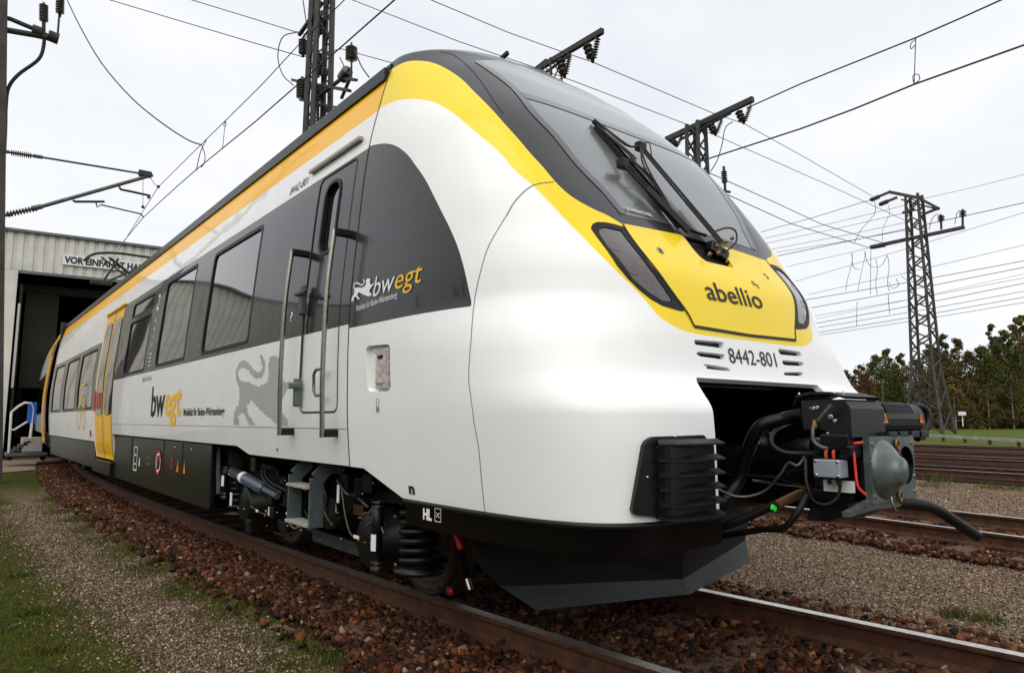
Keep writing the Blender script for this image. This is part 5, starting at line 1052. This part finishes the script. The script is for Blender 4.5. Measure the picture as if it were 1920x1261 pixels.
# mast D, the big one on the right
xD, yD = 59.6, 23.2; DX = lambda u, v: atx(u, v, xD)
pD = DX(1745, 812); yDb = float(pD[1])
mD = empty('lattice_mast', (xD, yDb, float(pD[2])), 'large free-standing lattice mast with two crossarms before the wood at right', 'lattice mast')
z0, z1 = float(pD[2]), float(DX(1715, 366)[2]); yt = float(DX(1715, 366)[1]); zmid = z0+(z1-z0)*.26
c4 = [(-1,-1),(1,-1),(1,1),(-1,1)]
def Dp(k, t):
    w_ = (2.75+(1.62-2.75)*t/.26) if t < .26 else (1.62+(.95-1.62)*(t-.26)/.74); return np.array([xD+c4[k][0]*w_/2, yDb+(yt-yDb)*0*t+c4[k][1]*w_/2, z0+(z1-z0)*t])
mb = MB()
for k in range(4): mb.bar(Dp(k, 0), Dp(k, .26), .20, .20).bar(Dp(k, .26), Dp(k, 1), .17, .17)
lv = [0, .09, .175, .26]+list(np.linspace(.26, 1, 19)[1:])
for i in range(len(lv)-1):
    for k in range(4):
        k2 = (k+1) % 4; a, b_ = lv[i], lv[i+1]
        if i < 3: mb.bar(Dp(k, a), Dp(k2, b_), .09, .09).bar(Dp(k2, a), Dp(k, b_), .09, .09)
        else: mb.bar(Dp(k, a) if i % 2 else Dp(k2, a), Dp(k2, b_) if i % 2 else Dp(k, b_), .11, .11)
mb.build('lattice_tower', M['lattice_far'], mD)
MB().bar(DX(1668,360), DX(1722,371), .5, .22).bar(DX(1722,371), DX(1760,391), .5, .22).bar(DX(1631,375), DX(1668,360), .16, .2).bar(DX(1648,384), DX(1682,370), .16, .2).bar(DX(1692,399), DX(1715,393), .14, .2).bar(DX(1730,402), DX(1758,391), .14, .2).bar(DX(1690,374), DX(1760,393), .18, .12).build('top_crossarm', M['lattice_far'], mD)
MB().bar(DX(1632,463), DX(1808,426), .30, .26).bar(DX(1632,465), DX(1712,447), .22, .18).build('lower_crossarm', M['lattice_far'], mD)
for a, b_ in (((1765,430),(1764,402)), ((1805,424),(1805,392))): MB().bar(DX(*a), DX(*b_), .14, .14).build('arm_post', M['lattice_far'], mD); insulator(DX(a[0], (a[1]+b_[1])/2), DX(b_[0], b_[1]), mD, .28, 5)
for a, b_ in (((1631,376),(1652,367)), ((1648,384),(1668,376)), ((1632,464),(1665,458))): insulator(DX(*a), DX(*b_), mD, .22, 8)
jumper([DX(1762,404), DX(1755,402), DX(1747,412), DX(1742,430)], .03, par=mD); jumper([DX(1803,395), DX(1795,398), DX(1790,420)], .03, par=mD)
# ------------------------------------------------------------------ left catenary mast with cantilever
yM = 19.0; MX = lambda u, v, y=yM: aty(u, v, y)
mL = empty('catenary_mast', tuple(MX(3, 900)*np.array([1,1,0])+np.array([0,0,ZG])), 'dark mast at the left edge with insulated cantilever arms reaching over the track', 'catenary mast')
MB().bar(MX(-8,912), MX(3,-40), .22, .30, up=(0,1,0)).bar(MX(0,500), MX(12,-40), .06, .24, up=(0,1,0)).build('mast_post', M['lattice_far'], mL)
MB().tube([MX(0,31), MX(20,36), MX(72,58), MX(98,72)], .055, 8).tube([MX(8,56), MX(66,66), MX(104,74)], .07, 8).build('bracket_arm', M['lattice'], mL)
MB().tube([MX(60,56), MX(78,62)], .13, 10).tube([MX(90,66), MX(110,74)], .13, 10).build('arm_clamp', M['lattice'], mL)
insulator(MX(82,5), MX(82,46), mL, .10, 9); insulator(MX(113,-10), MX(112,32), mL, .10, 7)
MB().tube([MX(82,40), MX(82,60)], .04, 8).tube([MX(111,30), MX(108,68)], .025, 6).build('insulator_pin', M['lattice'], mL)
jumper([MX(82,60), MX(82,85), MX(72,112), MX(35,140), MX(16,165), MX(11,200), MX(10,240), MX(8,285)], .040, 'feeder_cable', mL, 'rubber')
insulator(MX(14,285), MX(66,293), mL, .075, 10); insulator(MX(4,404), MX(78,388), mL, .075, 10)
MB().tube([MX(0,284), MX(18,285)], .04, 6).tube([MX(62,292), MX(80,295)], .045, 8).tube([MX(80,295), MX(268,326)], .026, 8).build('top_tube', M['tube'], mL)
MB().tube([MX(0,405), MX(22,402)], .04, 6).tube([MX(60,391), MX(78,387)], .06, 8).tube([MX(78,387), MX(286,328)], .045, 10).build('cantilever_tube', M['tube'], mL)
MB().box(MX(272,326), (.30, .12, .16), bev=.03).build('tube_clamp', M['lattice'], mL)
MB().tube([MX(224,350), MX(226,355), MX(250,360), MX(282,367)], .030, 8).tube([MX(137,375), MX(140,378), MX(196,378)], .030, 8).tube([MX(180,380), MX(182,388), MX(190,384), MX(264,401), MX(269,407)], .018, 6).build('steady_arm', M['lattice'], mL)
jumper([MX(268,335), MX(268,388)], .007, 'dropper', mL); jumper([MX(280,330), MX(290,345), MX(297,350)], .008, 'dropper', mL)
for p in ((297,350),(268,388),(279,370)): MB().box(MX(*p), (.07,.07,.07), bev=.02).build('wire_clamp', M['lattice'], mL)
# ================================================================== WIRES
def wire(name, pts, r, label, group=None, extra=None):
    o = MB().tube(pts, r, 5).build(name, M['wire']); tag(o, label, 'overhead wire', group)
    return o
W3 = lambda L_, z: [atz(u, v, z) for u, v in L_]
# over our own track
cw = wire('contact_wire', [aty(232,452,23), aty(269,407,19), aty(330,351,15.5), aty(368,318,14), aty(480,227,10.6), aty(560,157,9), aty(640,88,7.8), aty(742,-2,6.3)], .010, 'contact wire running up from the shed over the train roof')
mw = wire('messenger_wire', [aty(222,470,23), aty(297,350,17.5), aty(378,270,14), aty(425,224,12.6), aty(490,160,11.2), aty(562,82,10), aty(650,-4,8.6)], .008, 'upper carrying wire above the contact wire, left of the mast behind the train')
def child_wire(par, pts, r, nm='dropper'): o = MB().tube(pts, r, 5).build(nm, M['wire'], par); return o
child_wire(cw, [aty(423,226,12.6), aty(417,280,12.4)], .006); child_wire(cw, curve([aty(423,226,12.6), aty(419,236,12.5), aty(424,236,12.5), aty(423,226,12.6)], 4), .005)
child_wire(cw, curve([aty(387,262,13.8), aty(376,285,13.8), aty(368,320,13.9)], 5), .009); child_wire(cw, curve([aty(378,272,13.9), aty(384,290,13.8), aty(383,305,13.8), aty(377,314,13.8)], 5), .009)
wire('hanging_feeder_wire', curve([aty(122,-8,19), aty(150,50,17.6), aty(190,118,16.4), aty(245,182,15.3), aty(300,228,14.6), aty(350,261,14.1), aty(378,272,13.9)], 4), .014, 'sagging feeder wire curving down from the top left to the carrying wire')
# feeders from mast to mast
def feeder(L_, label, r=.022): return wire('feeder_line', [atz(u, v, 19.6) if d is None else d(u, v) for u, v, d in L_], r, label)
A_, B_, C_, D_ = AX, BX, CX, DX
feeder([(205,0,lambda u,v: atx(u,v,1.0)), (480,82,lambda u,v: atx(u,v,6.0)), (568,107,A_), (740,118,lambda u,v: atx(u,v,10.))][:3], 'long wire from the top left to the lower insulator behind the train')
wire('feeder_line', [A_(568,107), atx(650,95,9.5), atx(745,122,10.5)][:1]+[atx(640,92,9.2), atx(745,121,10.5)], .020, 'short wire leaving the mast behind the train down to the roof edge')
feeder([(352,-2,lambda u,v: atx(u,v,4.0)), (480,37,lambda u,v: atx(u,v,6.6)), (560,62,A_), (597,70,A_)], 'feeder wire from the top edge to the upper insulator of the mast behind the train')
feeder([(655,-2,lambda u,v: atx(u,v,11.)), (860,78,lambda u,v: atx(u,v,15.)), (1003,127,lambda u,v: atx(u,v,18.8)), (1059,146,B_), (1342,254,C_), (1560,350,lambda u,v: atx(u,v,48)), (1712,420,D_)], 'lower of the two feeder wires passing the masts above the cab')
feeder([(803,-2,lambda u,v: atx(u,v,13.)), (950,60,lambda u,v: atx(u,v,16.5)), (1050,96,lambda u,v: atx(u,v,19)), (1112,117,B_), (1336,212,lambda u,v: atx(u,v,30)), (1395,232,C_), (1500,290,lambda u,v: atx(u,v,42)), (1636,368,D_)], 'upper of the two feeder wires passing the masts above the cab')
feeder([(1325,322,C_), (1450,378,lambda u,v: atx(u,v,44)), (1540,420,lambda u,v: atx(u,v,52)), (1668,459,D_)], 'feeder wire from behind the windscreen to the lower crossarm, upper one', .03)
feeder([(1360,363,C_), (1485,420,lambda u,v: atx(u,v,46)), (1632,465,D_)], 'feeder wire from behind the windscreen to the lower crossarm, lower one', .03)
# second track catenary
m2 = wire('messenger_wire', [atx(u, v, 6.0) for u, v in ((1400,203),(1500,158),(1600,118),(1715,72),(1800,35),(1900,-10))], .011, 'upper carrying wire rising to the top right corner of the sky')
c2 = wire('contact_wire', [atx(u, v, 6.0) for u, v in ((1315,302),(1500,242),(1600,205),(1715,158),(1925,83))], .013, 'contact wire of the side track, below its carrying wire at right')
child_wire(c2, [atx(1717,72,6.0), atx(1714,158,6.0)], .006)
for pts in ([(1717,74),(1708,82),(1708,92),(1717,84)], [(1713,156),(1712,142),(1722,140),(1724,150),(1713,158)]): child_wire(c2, curve([atx(u, v, 6.0) for u, v in pts], 4), .006)
# far bundle right of the train
FB = [((1427,435),(1631,375),.024),((1433,447),(1708,382),.018),((1437,456),(1702,398),.018),((1447,467),(1708,415),.018),((1455,473),(1708,430),.018),((1457,480),(1925,379),.03),((1475,500),(1708,445),.016),((1490,528),(1925,397),.018),
 ((1511,562),(1925,488),.026),((1516,552),(1925,458),.018),((1521,577),(1925,500),.026),((1528,592),(1925,520),.018),((1530,606),(1925,530),.026),((1533,614),(1925,545),.022),((1535,623),(1925,556),.024),((1536,628),(1925,566),.02),((1728,373),(1925,326),.018),((1530,598),(1925,512),.014)]
ORD = ['topmost','second','third','fourth','fifth','sixth','seventh','eighth','ninth','tenth','eleventh','twelfth','thirteenth','fourteenth','fifteenth','sixteenth','seventeenth','lowest']
FB.sort(key=lambda q: q[0][1])
for i, (a, b_, r) in enumerate(FB): wire('overhead_wire', [atd(*a, 58), atd((a[0]+b_[0])/2, (a[1]+b_[1])/2+1.5, 54), atd(*b_, 50)], r, ORD[i]+(' ' if i in (0, 17) else ' from the top ')+'of the thin wires fanning out behind the cab at right', 'bundle of far overhead wires at right')
LP = [[(1598,475),(1597,495),(1590,520),(1585,545)],[(1597,474),(1600,500),(1612,505)],[(1622,470),(1621,485),(1614,515),(1608,545)],[(1622,470),(1625,488),(1635,500),(1652,498),(1663,480)],[(1642,485),(1645,505),(1642,530),(1645,552)],[(1664,478),(1667,500),(1664,530),(1668,546)],[(1690,517),(1703,530),(1707,560),(1702,582)],[(1667,528),(1672,540),(1685,535),(1680,522)],[(1640,377),(1640,400),(1615,430),(1602,455)],[(1665,385),(1668,400),(1655,430),(1655,452)],[(1607,565),(1606,612)],[(1633,468),(1632,552)],[(1665,550),(1668,588)]]
LP.sort(key=lambda q: q[0][0])
for i, L_ in enumerate(LP): o = MB().tube(curve([atd(u, v, 56) for u, v in L_], 5) if len(L_) > 2 else [atd(u, v, 56) for u, v in L_], .022, 4).build('jumper_wire', M['wire']); tag(o, (['leftmost']+ORD[1:12]+['rightmost'])[i]+(' ' if i in (0, 12) else ' from the left ')+'of the jumper wires hanging left of the big lattice mast', 'overhead wire', 'jumper loops among the far wires')
# ================================================================== LOW GUARD RAIL, SMALL POSTS
gr_ = empty('guard_rail', (36, 12, ZG), 'low grey horizontal guard rail on short posts along the grass field', 'guard rail')
ga, gb = atz(1722, 815, .12), atz(1925, 826, .12); gd = (gb-ga)/np.linalg.norm(gb-ga); gp = ga-gd*30; gq = gb+gd*20
MB().bar(gp, gq, .14, .16).build('rail_beam', mat('pale_galvanised', (.30,.30,.27), rough=.5, var=.25, vscale=2), gr_)
k = int(np.linalg.norm(gq-gp)/3)
for i in range(k): p = gp+gd*(i*3.0+1); MB().box(p+np.array([.0,.0,-.25]), (.14,.14,.42)).build('post', M['rail_side'], gr_)
lp = empty('lamp_post', tuple(atd(1655, 792, 95)), 'thin pale lamp post standing in front of the wood, left of the big mast', 'lamp post')
a, b_ = atd(1655, 792, 95), atd(1655, 712, 95); MB().tube([a, b_], [.13, .09], 8).build('post', M['tube'], lp); MB().box(b_, (.5, .3, .12)).build('lamp_head', M['tube'], lp)
sb_ = atd(1804, 775, 90); o = MB().box(sb_, (.7, .7, .5), bev=.05).bar(sb_, sb_+np.array([0,0,-1.6]), .1, .1).build('distant_sign', M['signw']); tag(o, 'tiny white board on a post at the foot of the wood', 'sign')
rc = atd(1700, 800, 60); o = MB().box(rc, (.6, .5, .45), bev=.05).build('relay_box', M['signw']); tag(o, 'small white trackside box left of the big mast foot', 'box')
# ================================================================== TREES
def leafmat(name, c0, c1, c2):
    m = stone_mat(name, [(0, c0), (.6, c1), (1, c2)], .8); return m
LM = [leafmat('dark_green_leaves', (.020,.032,.004), (.070,.085,.012), (.14,.135,.022)), leafmat('olive_brown_leaves', (.035,.028,.004), (.105,.085,.014), (.20,.15,.03)), leafmat('rust_leaves', (.05,.018,.005), (.12,.045,.012), (.20,.09,.02)), leafmat('yellow_leaves', (.04,.030,.008), (.12,.085,.015), (.20,.14,.03))]
bark = mat('bark', (.06,.048,.038), rough=.9, var=.4, vscale=8); birch = mat('birch_bark', (.26,.24,.21), rough=.8, var=.5, vscale=5)
def tree_mesh(H_, R_, kind, seed, conic=.5, n=5200, ls=.19, base=.10):
    g = np.random.default_rng(seed); nb = 22; C_ = []
    for i in range(nb):
        h = base+(.96-base)*(i+.5)/nb; w_ = R_*(1-conic*(h-base)/(1-base))*(.35+.65*min(1, (h-base)/.16+.3))*(.55 if h > .85 else 1); a = g.uniform(0, 6.28); rr = w_*g.uniform(.3, 1.0); C_.append((rr*math.cos(a), rr*math.sin(a), H_*h, w_*g.uniform(.35, .6)))
    C_.append((0, 0, H_*.97, R_*.15)); C_ = np.array(C_); idx = g.integers(0, len(C_), n); d = g.normal(size=(n, 3)); d /= np.linalg.norm(d, axis=1, keepdims=True); rad = C_[idx, 3]*g.uniform(.25, 1.0, n)**.6*g.choice([1, 1, 1, 1.45], n)
    P = C_[idx, :3]+d*rad[:, None]*np.array([1, 1, .85]); u = g.normal(size=(n, 3)); u /= np.linalg.norm(u, axis=1, keepdims=True); v = np.cross(u, g.normal(size=(n, 3))); v /= np.linalg.norm(v, axis=1, keepdims=True); s_ = ls*g.uniform(.5, 1.3, n)[:, None]
    V = np.stack([P-u*s_, P+v*s_*.6, P+u*s_, P-v*s_*.6], 1).reshape(-1, 3); F_ = np.arange(n*4).reshape(-1, 4); cl = g.uniform(0, 1, len(C_)); tint = np.clip(.55*cl[idx]+g.uniform(0, .5, n), 0, 1)
    c = mk_np('crown', V, F_, LM[kind]); at = c.data.attributes.new('tint', 'FLOAT', 'POINT'); at.data.foreach_set('value', np.repeat(tint, 4).astype(np.float32))
    mb = MB(); mb.tube([(0,0,-.3),(g.uniform(-.1,.1),g.uniform(-.1,.1),H_*.35),(g.uniform(-.3,.3),g.uniform(-.2,.2),H_*.9)], [.20, .14, .03], 7)
    for i in range(0, nb, 2): b0 = C_[i]; mb.tube([(0, 0, b0[2]*.8), tuple(b0[:3])], [.06, .015], 4, cap=False)
    t_ = mb.build('trunk', birch if kind in (1, 3) else bark); return c, t_
PT = [tree_mesh(13, 3.6, 0, 1, .35), tree_mesh(15, 3.2, 1, 2, .45), tree_mesh(14, 3.0, 2, 3, .4), tree_mesh(16, 2.4, 0, 4, .72, 6000, .18), tree_mesh(12, 3.8, 1, 5, .3), tree_mesh(17, 3.2, 1, 6, .5), tree_mesh(7, 2.8, 3, 7, .4, 3500), tree_mesh(15, 3.4, 0, 8, .4)]
LBL = ['bushy dark green tree of the wood beyond the field', 'tall olive brown birch of the wood beyond the field', 'rust coloured autumn tree of the wood beyond the field', 'dark pointed conifer of the wood beyond the field', 'broad olive tree of the wood beyond the field', 'high slender brownish birch of the wood beyond the field', 'low yellow leaved bush at the edge of the wood', 'full dark green tree of the wood beyond the field']
used = [False]*8
cnt = {}
NTH = ['first','second','third','fourth','fifth','sixth','seventh','eighth','ninth','tenth','eleventh','twelfth','thirteenth','fourteenth','fifteenth','sixteenth','seventeenth','eighteenth','nineteenth','twentieth','twenty-first','twenty-second','twenty-third','twenty-fourth']
def put_tree(k, p, s_=1., rz=None, side='right', row='front row'):
    row = row if side == 'right' else k; cnt[row] = cnt.get(row, -1)+1
    c, t_ = PT[k]; r = empty('tree', tuple(p), LBL[k].split(' of the')[0].split(' at the')[0]+', '+NTH[cnt[row] % 24]+' from the left in the '+row+' of the wood' if side == 'right' else LBL[k].split(' of the')[0]+', '+NTH[cnt[row] % 24]+' of its kind in the wood left of the tracks', 'tree', 'trees of the wood beyond the field' if side == 'right' else 'trees of the wood left of the tracks')
    r.rotation_euler = (0, 0, rz if rz is not None else random.uniform(0, 6.28)); r.scale = (s_, s_, s_)
    for o in (c, t_):
        if used[k]: o = o.copy(); COL.objects.link(o)
        o.parent = r; o.matrix_parent_inverse = Matrix.Identity(4)
    used[k] = True; return r
# photo skyline: (u, v_top)
SK = [(1560,700),(1585,700),(1612,690),(1640,672),(1662,660),(1690,668),(1712,680),(1740,650),(1768,632),(1792,640),(1815,665),(1840,655),(1858,612),(1880,625),(1905,600),(1930,590),(1960,600),(1995,615)]
kinds = [2,0,2,0,1,7,4,5,7,1,4,0,3,7,5,2,1,0]
def HT_(k): return [13,15,14,16,12,17,7,15][k]
for i, ((u, v), k) in enumerate(zip(SK, kinds)):
    D_t = 112+random.uniform(-6, 6); top = atd(u, v-6, D_t); s_ = (top[2]-ZG)/HT_(k)/1.0; put_tree(k, (top[0], top[1], ZG), s_)
for u in range(1565, 2050, 23):
    k = random.choice([0,1,4,5,7,1,2]); D_t = 122+random.uniform(-5, 10); vt = np.interp(u, [q[0] for q in SK], [q[1] for q in SK])+random.uniform(12, 40); top = atd(u, vt, D_t); put_tree(k, (top[0], top[1], ZG), (top[2]-ZG)/HT_(k), row='back row')
for u in range(1572, 2050, 27):
    k = random.choice([6,6,4,1,2,6]); D_t = 104+random.uniform(-3, 4); top = atd(u+random.uniform(-8,8), random.uniform(705, 745), D_t); put_tree(k, (top[0], top[1], ZG), (top[2]-ZG)/HT_(k), row='low front edge')
# wood left of the tracks (seen mirrored in the train's side)
for i in range(46):
    y = -30+i*4.6+random.uniform(-1, 1); put_tree(random.choice([0,1,4,7,5,0]), (-27+random.uniform(-2.5, 2.5), y, ZG), random.uniform(.62, .85), side='left')
und = mat('undergrowth', (.02,.024,.008), rough=.95, col2=(.055,.045,.015), vscale=.7, bump=1, bscale=2, bdist=.3)
def hedge(pts, H_, th, name='undergrowth'):
    V = []; F_ = []; n = len(pts); g = np.random.default_rng(5)
    for i, p in enumerate(pts):
        for a, h in ((-th, 0), (-th*.8, .7), (-th*.2, 1), (th*.4, .9), (th, 0)): V.append((p[0]+a*.9+g.normal(0, .3), p[1]+g.normal(0, .3), ZG+H_*h*g.uniform(.7, 1.2)))
    for i in range(n-1):
        for j in range(4): F_.append((i*5+j, i*5+j+1, (i+1)*5+j+1, (i+1)*5+j))
    return tag(mk(name, V, F_, und), kind='stuff')
hedge([(-29, y) for y in np.arange(-40, 190, 1.2)], 3.2, 2.)
pr = [atd(u, 790, 118) for u in range(1540, 2080, 5)]; hedge([(p[0]+2, p[1]) for p in pr], 4.5, 2.5)
